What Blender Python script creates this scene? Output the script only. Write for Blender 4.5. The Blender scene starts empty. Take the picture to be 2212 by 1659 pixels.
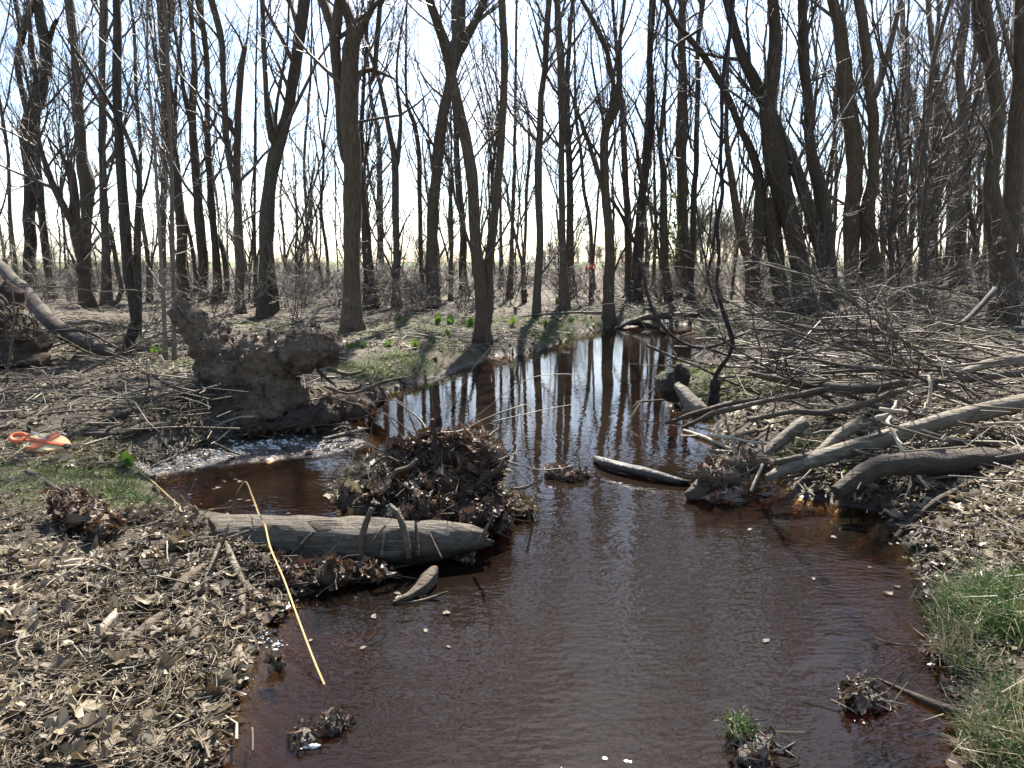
import bpy, math, random
import numpy as np

R = math.radians
SC = bpy.context.scene
COL = SC.collection
random.seed(7)
RNG = np.random.default_rng(11)

# ------------------------------------------------------------------ camera, sky, sun, exposure
CAM_H = 1.6
FPX, CX, CY, HORIZON = 1609.0, 1106.0, 829.5, 565.0       # photograph measured on a 2212 x 1659 sheet
PITCH = math.atan((CY - HORIZON) / FPX)
cam = bpy.data.objects.new('camera', bpy.data.cameras.new('camera'))
COL.objects.link(cam)
cam.location = (0, 0, CAM_H)
cam.rotation_euler = (math.pi / 2 - PITCH, 0, 0)
cam.data.sensor_width = 36.0
cam.data.lens = 36.0 * FPX / 2212.0
cam.data.clip_start = 0.05
cam.data.clip_end = 3000
SC.camera = cam

SUN_EL, SUN_AZ = R(46), R(6)          # azimuth clockwise from the view direction (+Y)
world = bpy.data.worlds.new('World')
SC.world = world
world.use_nodes = True
wn, wl = world.node_tree.nodes, world.node_tree.links
wn.clear()
w_out = wn.new('ShaderNodeOutputWorld')
w_bg = wn.new('ShaderNodeBackground')
w_bg.inputs['Strength'].default_value = 0.085
w_sky = wn.new('ShaderNodeTexSky')
w_sky.sky_type = 'NISHITA'
w_sky.sun_disc = False
w_sky.sun_elevation = SUN_EL
w_sky.sun_rotation = SUN_AZ
w_sky.altitude = 50
w_sky.air_density = 1.0
w_sky.dust_density = 0.7
w_sky.ozone_density = 2.4
# thin broken cloud veil, the same all round
w_tc = wn.new('ShaderNodeTexCoord')
w_map = wn.new('ShaderNodeMapping')
w_map.inputs['Scale'].default_value = (1.0, 1.0, 2.6)
w_n = wn.new('ShaderNodeTexNoise')
w_n.inputs['Scale'].default_value = 3.2
w_n.inputs['Detail'].default_value = 7
w_n.inputs['Roughness'].default_value = 0.62
w_cr = wn.new('ShaderNodeMapRange')
w_cr.inputs['From Min'].default_value = 0.48
w_cr.inputs['From Max'].default_value = 0.74
w_cr.inputs['To Min'].default_value = 0.04
w_cr.inputs['To Max'].default_value = 0.6
w_mix = wn.new('ShaderNodeMix')
w_mix.data_type = 'RGBA'
w_bw = wn.new('ShaderNodeRGBToBW')
w_cl = wn.new('ShaderNodeVectorMath'); w_cl.operation = 'SCALE'
w_cl.inputs['Scale'].default_value = 1.6          # veil cloud scatters more than the clear air behind it
wl.new(w_sky.outputs['Color'], w_bw.inputs['Color'])
wl.new(w_bw.outputs['Val'], w_cl.inputs[0])
wl.new(w_cl.outputs['Vector'], w_mix.inputs['B'])
wl.new(w_tc.outputs['Generated'], w_map.inputs['Vector'])
wl.new(w_map.outputs['Vector'], w_n.inputs['Vector'])
wl.new(w_n.outputs['Fac'], w_cr.inputs['Value'])
wl.new(w_cr.outputs['Result'], w_mix.inputs['Factor'])
wl.new(w_sky.outputs['Color'], w_mix.inputs['A'])
wl.new(w_mix.outputs['Result'], w_bg.inputs['Color'])
wl.new(w_bg.outputs['Background'], w_out.inputs['Surface'])

sun_l = bpy.data.lights.new('sun', 'SUN')
sun_l.energy = 5.0
sun_l.angle = R(0.53)
sun_l.color = (1.0, 0.935, 0.83)
sun = bpy.data.objects.new('sun', sun_l)
COL.objects.link(sun)
sun.rotation_euler = (math.pi / 2 - SUN_EL, 0, math.pi - SUN_AZ)   # light travels towards -Y, sun ahead of the camera
sun.location = (0, 40, 40)

vs = SC.view_settings
vs.view_transform = 'Standard'
vs.look = 'None'
vs.exposure = 1.85
vs.gamma = 1.0
vs.use_curve_mapping = False
SC.cycles.max_bounces = 6
SC.cycles.diffuse_bounces = 3
SC.cycles.glossy_bounces = 3
SC.cycles.transmission_bounces = 3
SC.cycles.transparent_max_bounces = 8
SC.cycles.caustics_reflective = False
SC.cycles.caustics_refractive = False
SC.cycles.sample_clamp_indirect = 4.0
SC.cycles.use_denoising = True

# ------------------------------------------------------------------ noise, rays, terrain function
def _hash(ix, iy, s):
    n = (ix * 374761393 + iy * 668265263 + s * 974711) & 0xFFFFFFFF
    n = ((n ^ (n >> 13)) * 1274126177) & 0xFFFFFFFF
    return ((n ^ (n >> 16)) & 0xFFFF) / 65535.0

def vnoise(x, y, s=0):
    x = np.asarray(x, float); y = np.asarray(y, float)
    fx, fy = np.floor(x), np.floor(y)
    ix, iy = fx.astype(np.int64), fy.astype(np.int64)
    u, v = x - fx, y - fy
    u = u * u * (3 - 2 * u); v = v * v * (3 - 2 * v)
    a, b = _hash(ix, iy, s), _hash(ix + 1, iy, s)
    c, d = _hash(ix, iy + 1, s), _hash(ix + 1, iy + 1, s)
    return (a + (b - a) * u) * (1 - v) + (c + (d - c) * u) * v

def fbm(x, y, s=0, o=4):
    t, amp, tot = 0, 1.0, 0.0
    for i in range(o):
        t = t + amp * vnoise(np.asarray(x) * 2 ** i + 17.3 * i, np.asarray(y) * 2 ** i - 9.1 * i, s + i)
        tot += amp
        amp *= 0.5
    return t / tot - 0.5

CP, SP = math.cos(PITCH), math.sin(PITCH)
def raydir(px, py):
    u = (np.asarray(px, float) - CX) / FPX
    v = (CY - np.asarray(py, float)) / FPX
    return np.stack([u, CP + v * SP, -SP + v * CP], -1)
ORG = np.array([0, 0, CAM_H])
def at_z(px, py, z):
    d = raydir(px, py)
    t = (z - CAM_H) / np.minimum(d[..., 2], -1e-4)
    return ORG + d * t[..., None]
def at_y(px, py, Y):
    d = raydir(px, py)
    return ORG + d * (np.asarray(Y) / d[..., 1])[..., None]

def smooth(a, b, x):
    t = np.clip((x - a) / (b - a), 0, 1)
    return t * t * (3 - 2 * t)

# outline of the water, read off the photograph and laid on the level z = 0
WATER_PX = [(470, 1659), (482, 1600), (505, 1510), (540, 1440), (562, 1385), (600, 1335), (640, 1295), (700, 1272), (760, 1252),
            (840, 1236), (905, 1212), (960, 1190), (930, 1165), (760, 1150), (600, 1128), (430, 1112), (372, 1085), (340, 1048), (352, 1024), (430, 1010),
            (560, 996), (690, 985), (785, 962), (790, 935), (735, 925), (700, 905), (760, 885), (805, 858), (880, 832), (940, 818), (1000, 795),
            (1040, 782), (1062, 768), (1150, 762), (1205, 742), (1262, 716), (1330, 706), (1400, 703), (1480, 700), (1530, 708), (1500, 726),
            (1545, 736), (1530, 752), (1502, 768), (1486, 790), (1450, 800), (1428, 842), (1432, 872), (1475, 880), (1512, 890), (1545, 905),
            (1540, 935), (1575, 965), (1640, 1000), (1700, 1040), (1730, 1070), (1800, 1085), (1900, 1108), (1928, 1150), (1948, 1190), (1972, 1232),
            (2000, 1290), (2008, 1350), (2012, 1420), (2050, 1480), (2074, 1530), (2084, 1585), (2092, 1659)]
_w = at_z(np.array([p[0] for p in WATER_PX]), np.array([p[1] for p in WATER_PX]), 0.0)[:, :2]
WATER = np.vstack([_w, [[1.75, 1.0], [2.1, -3.0], [2.6, -9.0], [-2.6, -9.0], [-2.1, -4.0], [-1.35, 0.5]]])
MUD = at_z(np.array([300, 360, 480, 610, 700, 790, 795, 700, 560, 430, 345]), np.array([1015, 985, 945, 928, 932, 945, 962, 988, 1000, 1014, 1030]), 0.0)[:, :2]

def sdf(poly, x, y):
    x = np.asarray(x, float); y = np.asarray(y, float)
    d2 = np.full(x.shape, 1e18); inside = np.zeros(x.shape, bool)
    n = len(poly)
    for i in range(n):
        ax, ay = poly[i]; bx, by = poly[(i + 1) % n]
        ex, ey = bx - ax, by - ay
        wx, wy = x - ax, y - ay
        t = np.clip((wx * ex + wy * ey) / (ex * ex + ey * ey + 1e-12), 0, 1)
        d2 = np.minimum(d2, (wx - ex * t) ** 2 + (wy - ey * t) ** 2)
        c = ((ay > y) != (by > y))
        xi = ax + (y - ay) * ex / (ey if abs(ey) > 1e-12 else 1e-12)
        inside ^= c & (x < xi)
    d = np.sqrt(d2)
    return np.where(inside, -d, d)

def H(x, y, parts=False):
    x = np.asarray(x, float); y = np.asarray(y, float)
    sd = sdf(WATER, x + 0.10 * fbm(x * 3.1, y * 3.1, 5, 3), y + 0.16 * fbm(x * 3.1, y * 3.1, 9, 3))
    out = np.maximum(sd, 0)
    right = smooth(0.5, 2.0, x - 0.28 * y)
    near_l = smooth(6.0, 4.0, y) * (1 - right)
    bh = 0.30 + 0.06 * right - 0.06 * near_l
    bw = 0.30 + 0.45 * near_l + 0.25 * right
    z_out = bh * (1 - np.exp(-out / bw)) + 0.012 * np.minimum(out, 12)
    rough = (0.16 * fbm(x * 0.9, y * 0.9, 21, 4) + 0.055 * fbm(x * 5, y * 5, 33, 3)) * smooth(0.05, 0.9, out) + 0.02 * fbm(x * 12, y * 12, 41, 2)
    far = smooth(25, 45, y + 0.12 * np.abs(x))
    z_out = z_out + rough * (1 - 0.75 * far) * (0.6 + 0.4 * smooth(0, 20, y))
    z_out = z_out * (1 - far) + far * (1.27 + 0.05 * fbm(x * .05, y * .05, 3, 3))
    z_out = z_out + 0.5 * np.exp(-((x - 2.0) / 3.0) ** 2 - ((y - 33) / 2.2) ** 2)       # bank of earth below the field
    z_out = z_out + 0.35 * np.exp(-((x + 9.5) / 3.0) ** 2 - ((y - 13) / 3) ** 2)
    m = smooth(0.22, -0.08, sdf(MUD, x, y))
    z_out = z_out * (1 - m) + m * (-0.006 + 0.055 * fbm(x * 5, y * 5, 51, 3))
    z_out = np.maximum(z_out, (0.004 + 0.2 * np.minimum(out, 0.05)) * (1 - m) - .03 * m)
    ins = np.maximum(-sd, 0)
    z_in = -0.34 * (1 - np.exp(-ins / 0.5)) - 0.01 + 0.05 * fbm(x * 2, y * 2, 61, 3) * smooth(0, .4, ins)
    z = np.where(sd > 0, z_out, z_in)
    if parts:
        return z, sd, m
    return z

_T = np.geomspace(1.5, 140, 700)
def ground(px, py):
    d = raydir(px, py)
    p = ORG + d * _T[:, None]
    g = p[:, 2] - np.maximum(H(p[:, 0], p[:, 1]), 0)
    k = np.argmax(g < 0)
    if g[k] >= 0:
        k = len(_T) - 1
        t = _T[k]
    else:
        t = _T[k - 1] + (_T[k] - _T[k - 1]) * g[k - 1] / (g[k - 1] - g[k] + 1e-9)
    q = ORG + d * t
    q[2] = max(float(H(q[0], q[1])), 0)
    return q

def ground_many(px, py):
    z = np.full(len(px), 0.25)
    for _ in range(6):
        p = at_z(px, py, z)
        z = 0.5 * z + 0.5 * np.maximum(H(p[:, 0], p[:, 1]), 0)
    p[:, 2] = np.maximum(H(p[:, 0], p[:, 1]), 0)
    return p

# zoom frames used for measuring: name -> (x0, y0, factor)
ZF = {'A': (0, 0, .4034), 'B': (557.5, 0, .4034), 'C': (1115, 0, .4034), 'D': (1654.7, 0, .4034), '1': (0, 501.7, .353), '2': (724.7, 501.7, .353),
      '3': (1431.6, 501.7, .353), '4': (0, 1003.5, .3953), '5': (724.7, 1003.5, .3953), '6': (1431.6, 1003.5, .3953), '7': (1505, 278.8, .2688),
      '8': (334.5, 641, .2016), '9': (0, 557.5, .2016), '10': (724.7, 892, .252), '11': (1338, 724.8, .2352), '12': (1672.5, 836, .244), 'P': (0, 0, 1.0)}
def pts(zf, s):
    x0, y0, f = ZF[zf]
    out = []
    for q in s.split(';'):
        a = [float(v) for v in q.split()]
        if len(a) >= 2:
            out.append((x0 + a[0] * f, y0 + a[1] * f, (a[2] if len(a) > 2 else 10) * f))
    return np.array(out)

# ------------------------------------------------------------------ mesh building
class MB:
    def __init__(self):
        self.v, self.q, self.t, self.a, self.n = [], [], [], [], 0
    def add(self, v, q=None, t=None, a=None):
        v = np.asarray(v, float).reshape(-1, 3)
        if q is not None and len(q): self.q.append(np.asarray(q).reshape(-1, 4) + self.n)
        if t is not None and len(t): self.t.append(np.asarray(t).reshape(-1, 3) + self.n)
        self.v.append(v)
        self.a.append(np.zeros(len(v)) if a is None else np.broadcast_to(np.asarray(a, float), (len(v),)))
        self.n += len(v)
    def mesh(self, name, mat, smooth_=True, attr=None, origin=(0, 0, 0)):
        me = bpy.data.meshes.new(name)
        v = np.vstack(self.v) - np.asarray(origin)
        q = np.vstack(self.q) if self.q else np.zeros((0, 4), int)
        t = np.vstack(self.t) if self.t else np.zeros((0, 3), int)
        me.vertices.add(len(v)); me.vertices.foreach_set('co', v.astype(np.float32).ravel())
        loops = np.concatenate([q.ravel(), t.ravel()]).astype(np.int32)
        me.loops.add(len(loops)); me.loops.foreach_set('vertex_index', loops)
        nf = len(q) + len(t)
        me.polygons.add(nf)
        tot = np.concatenate([np.full(len(q), 4), np.full(len(t), 3)]).astype(np.int32)
        st = np.concatenate([[0], np.cumsum(tot)[:-1]]).astype(np.int32) if nf else np.zeros(0, np.int32)
        me.polygons.foreach_set('loop_start', st)
        me.polygons.foreach_set('loop_total', tot)
        me.polygons.foreach_set('use_smooth', np.full(nf, smooth_))
        if attr:
            at = me.attributes.new(attr, 'FLOAT', 'POINT')
            at.data.foreach_set('value', np.concatenate(self.a).astype(np.float32))
        me.materials.append(mat)
        me.update(calc_edges=True)
        return me

def obj(name, me, parent=None, loc=None):
    o = bpy.data.objects.new(name, me)
    COL.objects.link(o)
    if parent: o.parent = parent
    if loc is not None: o.location = tuple(float(c) for c in loc)
    return o
def tag(o, label, cat, group=None, kind=None):
    if label: o['label'] = label
    if cat: o['category'] = cat
    if group: o['group'] = group
    if kind: o['kind'] = kind
    return o
def empty(name, loc):
    return obj(name, None, None, loc)

def tubes(P, Rr, k):
    """P (M,N,3), Rr (M,N) -> verts, quads"""
    P = np.asarray(P, float); Rr = np.asarray(Rr, float)
    M, N, _ = P.shape
    T = np.gradient(P, axis=1)
    T /= np.linalg.norm(T, axis=2, keepdims=True) + 1e-9
    mean = np.abs(T.mean(1))
    ref = np.eye(3)[np.argmin(mean, 1)][:, None, :]
    U = ref - (ref * T).sum(2, keepdims=True) * T
    U /= np.linalg.norm(U, axis=2, keepdims=True) + 1e-9
    W = np.cross(T, U)
    a = np.arange(k) * 2 * math.pi / k
    V = P[:, :, None, :] + Rr[:, :, None, None] * (np.cos(a)[None, None, :, None] * U[:, :, None, :] + np.sin(a)[None, None, :, None] * W[:, :, None, :])
    i = np.arange(k); j = (i + 1) % k
    ring = np.arange(N - 1)[:, None] * k
    q = np.stack([ring + i, ring + j, ring + k + j, ring + k + i], -1).reshape(-1, 4)
    q = (q[None] + (np.arange(M) * N * k)[:, None, None]).reshape(-1, 4)
    return V.reshape(-1, 3), q

def catmull(p, n):
    p = np.asarray(p, float)
    if len(p) < 3:
        t = np.linspace(0, 1, n)[:, None]
        return p[0] * (1 - t) + p[-1] * t
    e = np.vstack([2 * p[0] - p[1], p, 2 * p[-1] - p[-2]])
    L = np.concatenate([[0], np.cumsum(np.linalg.norm(np.diff(p[:, :3], axis=0), axis=1) + 1e-6)])
    s = np.linspace(0, L[-1], n)
    k = np.clip(np.searchsorted(L, s, 'right') - 1, 0, len(p) - 2)
    t = ((s - L[k]) / (L[k + 1] - L[k]))[:, None]
    a, b, c, d = e[k], e[k + 1], e[k + 2], e[k + 3]
    return 0.5 * (2 * b + (c - a) * t + (2 * a - 5 * b + 4 * c - d) * t ** 2 + (3 * b - a - 3 * c + d) * t ** 3)

def add_limb(mb, P, r, k=10, knob=0.06, cap=True, seed=0, jag=0.0):
    """one irregular limb with closed ends"""
    P = np.asarray(P, float); r = np.asarray(r, float)
    rg = np.random.default_rng(seed)
    if cap:
        d0 = P[0] - P[1]; d0 /= np.linalg.norm(d0) + 1e-9
        d1 = P[-1] - P[-2]; d1 /= np.linalg.norm(d1) + 1e-9
        P = np.vstack([P[0] + d0 * 0.004, P[0] + d0 * .002, P, P[-1] + d1 * .002, P[-1] + d1 * 0.004])
        r = np.concatenate([[1e-4], [r[0] * .9], r, [r[-1] * .9], [1e-4]])
    v, q = tubes(P[None], r[None], k)
    n = len(P)
    if knob:
        g = v.reshape(n, k, 3)
        c = P[:, None, :]
        ph = rg.uniform(0, 50, 3)
        s = np.arange(n)[:, None] * 0.45 + ph[0]
        a = np.arange(k)[None, :]
        f = 1 + knob * 2 * (vnoise(s + 0 * a, a * 1.7 + ph[1] + 0 * s, seed) - 0.5) + knob * 1.2 * (vnoise(s * 2.7 + 0 * a, a * 0.9 + 0 * s + 9, seed + 3) - 0.5)
        if jag:
            g[-4:, :, :] += (rg.uniform(-1, 1, (1, k, 1)) * jag) * (P[-1] - P[-4]) / (np.linalg.norm(P[-1] - P[-4]) + 1e-9) * np.array([.2, .6, 1, 0])[:, None, None]
        v = (c + (g - c) * f[..., None]).reshape(-1, 3)
    mb.add(v, q)

def perp_dirs(T, ang, rg, up=0.0):
    n = len(T)
    rnd = rg.normal(size=(n, 3))
    rnd -= (rnd * T).sum(1, keepdims=True) * T
    rnd /= np.linalg.norm(rnd, axis=1, keepdims=True) + 1e-9
    d = T * np.cos(ang)[:, None] + rnd * np.sin(ang)[:, None]
    d[:, 2] += up
    return d / (np.linalg.norm(d, axis=1, keepdims=True) + 1e-9)

def grow(start, d, length, r0, r1, N, rg, bend=0.18, up=0.12):
    M = len(start)
    P = np.zeros((M, N, 3)); P[:, 0] = start
    cur = d.copy()
    st = (length / (N - 1))[:, None]
    for i in range(1, N):
        cur = cur + rg.normal(size=(M, 3)) * bend
        cur[:, 2] += up
        cur /= np.linalg.norm(cur, axis=1, keepdims=True)
        P[:, i] = P[:, i - 1] + cur * st
    t = np.linspace(0, 1, N)[None, :]
    Rr = r0[:, None] * (1 - t) + r1 * t
    return P, Rr

def children_of(P, Rr, n, rg, lo=0.15, ang=(0.5, 1.0), lf=(0.3, 0.55), r1=.003, N=5, rmin=.004, rmul=.6, up=.12, bend=.14):
    M, NN, _ = P.shape
    pi = np.repeat(np.arange(M), n)
    t = rg.uniform(lo, 1.0, len(pi)) * (NN - 1)
    k = np.minimum(t.astype(int), NN - 2); f = (t - k)[:, None]
    s = P[pi, k] * (1 - f) + P[pi, k + 1] * f
    T = P[pi, k + 1] - P[pi, k]
    seg = np.linalg.norm(T, axis=1, keepdims=True); T = T / (seg + 1e-9)
    L = seg[:, 0] * (NN - 1)
    r = Rr[pi, k] * (1 - f[:, 0]) + Rr[pi, k + 1] * f[:, 0]
    d = perp_dirs(T, rg.uniform(*ang, len(pi)), rg, up=0.1)
    return grow(s, d, L * rg.uniform(*lf, len(pi)), np.maximum(r * rmul, rmin), r1, N, rg, bend, up)

def crown(mb, stems, rg, n1=14, n2=5, n3=5, zmin=2.2, lmax=3.6, low=0.12, fine=.0026):
    """limbs, branches and twigs of one bare tree; stems = list of (P, r)"""
    S, Tn, rr = [], [], []
    for P, r in stems:
        seg = np.linalg.norm(np.diff(P, axis=0), axis=1)
        S.append(P[:-1]); Tn.append(np.diff(P, axis=0) / (seg[:, None] + 1e-9)); rr.append(r[:-1])
    S, Tn, rr = np.vstack(S), np.vstack(Tn), np.concatenate(rr)
    w = smooth(zmin - 1.2, zmin + 3.5, S[:, 2]) * 1.0 + low * smooth(.5, 1.2, S[:, 2])
    w = w * (rr > 0.012)
    w = w / w.sum()
    i = rg.choice(len(S), n1, p=w)
    low_ = S[i, 2] < zmin
    d = perp_dirs(Tn[i], rg.uniform(.55, 1.05, n1), rg, up=.1)
    L = rg.uniform(.35, 1.0, n1) ** 1.2 * lmax * np.clip(rr[i] / 0.07, .45, 1.2)
    L = np.where(low_, L * .45, L)
    P1, R1 = grow(S[i] + Tn[i] * rg.uniform(0, .2, (n1, 1)), d, L, np.clip(rr[i] * rg.uniform(.22, .55, n1), .008, .05), .005, 7, rg, .13, .11)
    mb.add(*tubes(P1, R1, 5))
    ns = n1                                   # short bare shoots straight off the stems
    wS = smooth(.4, 1.0, S[:, 2]) * (rr > .02); iS = rg.choice(len(S), ns, p=wS / wS.sum())
    Ps, Rs = grow(S[iS], perp_dirs(Tn[iS], rg.uniform(.9, 1.5, ns), rg), rg.uniform(.15, .75, ns) + rr[iS], np.full(ns, .0055), .002, 5, rg, .2, .03)
    mb.add(*tubes(Ps, Rs, 3))
    P2, R2 = children_of(P1, R1, n2, rg, .12, lf=(.28, .6), r1=fine * 1.1, N=5, rmin=.0036, rmul=.55)
    mb.add(*tubes(P2, R2, 3))
    P3, R3 = children_of(P2, R2, n3, rg, .1, lf=(.3, .75), r1=fine * .7, N=4, rmin=fine * 1.25, rmul=.6)
    mb.add(*tubes(P3, R3, 3))

# ------------------------------------------------------------------ materials
def new_mat(name):
    m = bpy.data.materials.new(name)
    m.use_nodes = True
    nt = m.node_tree
    nt.nodes.clear()
    o = nt.nodes.new('ShaderNodeOutputMaterial')
    return m, nt, o
def N_(nt, typ, **kw):
    n = nt.nodes.new(typ)
    for k, v in kw.items():
        if k in n.inputs: n.inputs[k].default_value = v
        else: setattr(n, k, v)
    return n
def ramp(nt, fac, stops):
    r = nt.nodes.new('ShaderNodeValToRGB')
    el = r.color_ramp.elements
    while len(el) < len(stops): el.new(0.5)
    for e, (p, c) in zip(el, stops):
        e.position = p; e.color = (*c, 1)
    nt.links.new(fac, r.inputs['Fac'])
    return r.outputs['Color']
def mixc(nt, fac, a, b):
    m = nt.nodes.new('ShaderNodeMix'); m.data_type = 'RGBA'
    for s, v in (('Factor', fac), ('A', a), ('B', b)):
        if hasattr(v, 'is_linked'): nt.links.new(v, m.inputs[s])
        elif s == 'Factor': m.inputs[s].default_value = v
        else: m.inputs[s].default_value = (*v, 1)
    return m.outputs['Result']
def math_(nt, op, a, b=None, clamp=False):
    m = nt.nodes.new('ShaderNodeMath'); m.operation = op; m.use_clamp = clamp
    for i, v in enumerate((a, b)):
        if v is None: continue
        if hasattr(v, 'is_linked'): nt.links.new(v, m.inputs[i])
        else: m.inputs[i].default_value = v
    return m.outputs[0]
def noise(nt, vec, scale, detail=4, rough=.55, mul=None):
    if mul:
        mp = nt.nodes.new('ShaderNodeMapping'); mp.inputs['Scale'].default_value = mul
        nt.links.new(vec, mp.inputs['Vector']); vec = mp.outputs['Vector']
    n = N_(nt, 'ShaderNodeTexNoise', Scale=scale, Detail=detail, Roughness=rough)
    nt.links.new(vec, n.inputs['Vector'])
    return n.outputs['Fac']
def bump(nt, h, strength, dist, normal=None):
    b = N_(nt, 'ShaderNodeBump', Strength=strength, Distance=dist)
    nt.links.new(h, b.inputs['Height'])
    if normal is not None: nt.links.new(normal, b.inputs['Normal'])
    return b.outputs['Normal']

def bark_mat(name, c0, c1, c2, moss=0.0, stain=False, scale=1.0, rough=.8, bmp=.6, along=(9, 9, 1.4), spec=.3):
    m, nt, o = new_mat(name)
    tc = nt.nodes.new('ShaderNodeTexCoord').outputs['Object']
    oi = nt.nodes.new('ShaderNodeObjectInfo').outputs['Random']
    ad = nt.nodes.new('ShaderNodeVectorMath'); ad.operation = 'ADD'
    cb = nt.nodes.new('ShaderNodeCombineXYZ')
    nt.links.new(math_(nt, 'MULTIPLY', oi, 37.0), cb.inputs['X'])
    nt.links.new(tc, ad.inputs[0]); nt.links.new(cb.outputs[0], ad.inputs[1])
    vec = ad.outputs[0]
    f = noise(nt, vec, 4.5 * scale, 8, .65, along)
    f2 = noise(nt, vec, 1.3 * scale, 4, .6)
    col = ramp(nt, f, [(.30, c0), (.52, c1), (.72, c2)])
    col = mixc(nt, math_(nt, 'MULTIPLY', f2, .55), col, tuple(.55 * a for a in c1))
    if moss:
        g = math_(nt, 'MULTIPLY', math_(nt, 'SUBTRACT', noise(nt, vec, .9, 5, .7), .5), 5.0, True)
        col = mixc(nt, math_(nt, 'MULTIPLY', g, moss), col, (.075, .085, .03))
    var = nt.nodes.new('ShaderNodeMapRange'); var.inputs['To Min'].default_value = .62; var.inputs['To Max'].default_value = 1.3
    nt.links.new(math_(nt, 'FRACT', math_(nt, 'MULTIPLY', oi, 7.31)), var.inputs['Value'])
    vm = nt.nodes.new('ShaderNodeVectorMath'); vm.operation = 'SCALE'
    nt.links.new(col, vm.inputs[0]); nt.links.new(var.outputs['Result'], vm.inputs['Scale']); col = vm.outputs['Vector']
    lic = math_(nt, 'MULTIPLY', math_(nt, 'SUBTRACT', noise(nt, vec, 3.1 * scale, 7, .75), .60), 9.0, True)
    col = mixc(nt, math_(nt, 'MULTIPLY', lic, .45), col, tuple(min(1.7 * a, .5) for a in c2))
    b = N_(nt, 'ShaderNodeBsdfPrincipled', Roughness=rough)
    if stain:      # damp tide mark low on the wood
        sp = nt.nodes.new('ShaderNodeSeparateXYZ'); nt.links.new(tc, sp.inputs[0])
        wt = math_(nt, 'MULTIPLY', math_(nt, 'SUBTRACT', math_(nt, 'ADD', .01, math_(nt, 'MULTIPLY', math_(nt, 'SUBTRACT', f2, .5), .22)), sp.outputs[2]), 22.0, True)
        col = mixc(nt, wt, col, tuple(.55 * a for a in c0))
        rr_ = nt.nodes.new('ShaderNodeMapRange'); rr_.inputs['To Min'].default_value = rough; rr_.inputs['To Max'].default_value = .3
        nt.links.new(wt, rr_.inputs['Value']); nt.links.new(rr_.outputs['Result'], b.inputs['Roughness'])
    b.inputs['Specular IOR Level'].default_value = spec
    nt.links.new(col, b.inputs['Base Color'])
    fine_ = noise(nt, vec, 16 * scale, 6, .7, along)
    nt.links.new(bump(nt, fine_, bmp * .6, .012, bump(nt, f, bmp, .05)), b.inputs['Normal'])
    nt.links.new(b.outputs[0], o.inputs['Surface'])
    return m

M_BARK = bark_mat('bark_grey_brown', (.028, .021, .014), (.108, .081, .056), (.21, .168, .126), moss=.4, bmp=1.0)
M_BARK_W = bark_mat('bark_warm_brown', (.034, .022, .013), (.125, .085, .053), (.23, .168, .115), moss=.35, bmp=1.0)
M_BARK_D = bark_mat('bark_dark', (.026, .019, .013), (.085, .063, .045), (.17, .135, .10), bmp=1.0)
M_SAP = bark_mat('bark_sapling', (.10, .07, .045), (.19, .14, .095), (.28, .22, .16), along=(5, 5, 2))
M_TWIG = bark_mat('twig_bark', (.05, .036, .026), (.11, .082, .060), (.19, .15, .115), along=(3, 3, 3), rough=.55, bmp=.1, spec=.5)
M_DEAD = bark_mat('dead_wood_weathered', (.048, .035, .022), (.165, .13, .087), (.31, .258, .185), along=(1.3, 7, 9), rough=.62, bmp=.8, spec=.35)
M_DEADD = bark_mat('dead_wood_brown', (.030, .020, .013), (.095, .066, .044), (.18, .136, .096), along=(1.6, 6, 7), rough=.68, bmp=.8, moss=.25)
M_PALE = bark_mat('split_pale_wood', (.26, .20, .13), (.42, .34, .24), (.56, .48, .37), along=(3, 3, 3), rough=.6, bmp=.3)
M_LOG = bark_mat('damming_log_wood', (.052, .038, .025), (.235, .19, .135), (.43, .365, .275), along=(.7, 15, 17), rough=.66, bmp=1.0, spec=.35, stain=True)
M_WET = bark_mat('wet_wood', (.018, .013, .010), (.05, .036, .026), (.10, .078, .06), along=(4, 4, 4), rough=.35, bmp=.6, spec=.5)
M_VINE = bark_mat('vine_bark', (.012, .008, .007), (.032, .020, .016), (.07, .05, .04), along=(4, 4, 4), rough=.7)

def soil_mat(name, c0, c1, c2, rough=.95):
    m, nt, o = new_mat(name)
    tc = nt.nodes.new('ShaderNodeTexCoord').outputs['Object']
    f = noise(nt, tc, 6, 10, .68)
    g = noise(nt, tc, 38, 6, .7)
    col = ramp(nt, f, [(.3, c0), (.5, c1), (.72, c2)])
    col = mixc(nt, math_(nt, 'MULTIPLY', g, .5), col, c0)
    b = N_(nt, 'ShaderNodeBsdfPrincipled', Roughness=rough)
    nt.links.new(col, b.inputs['Base Color'])
    n1 = bump(nt, f, .8, .08)
    nt.links.new(bump(nt, g, .8, .02, n1), b.inputs['Normal'])
    nt.links.new(b.outputs[0], o.inputs['Surface'])
    return m
M_SOIL = soil_mat('root_plate_soil', (.060, .041, .026), (.155, .108, .070), (.27, .20, .135))
M_MULCH = soil_mat('packed_leaf_mulch', (.022, .014, .009), (.065, .040, .024), (.12, .08, .05))

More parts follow.
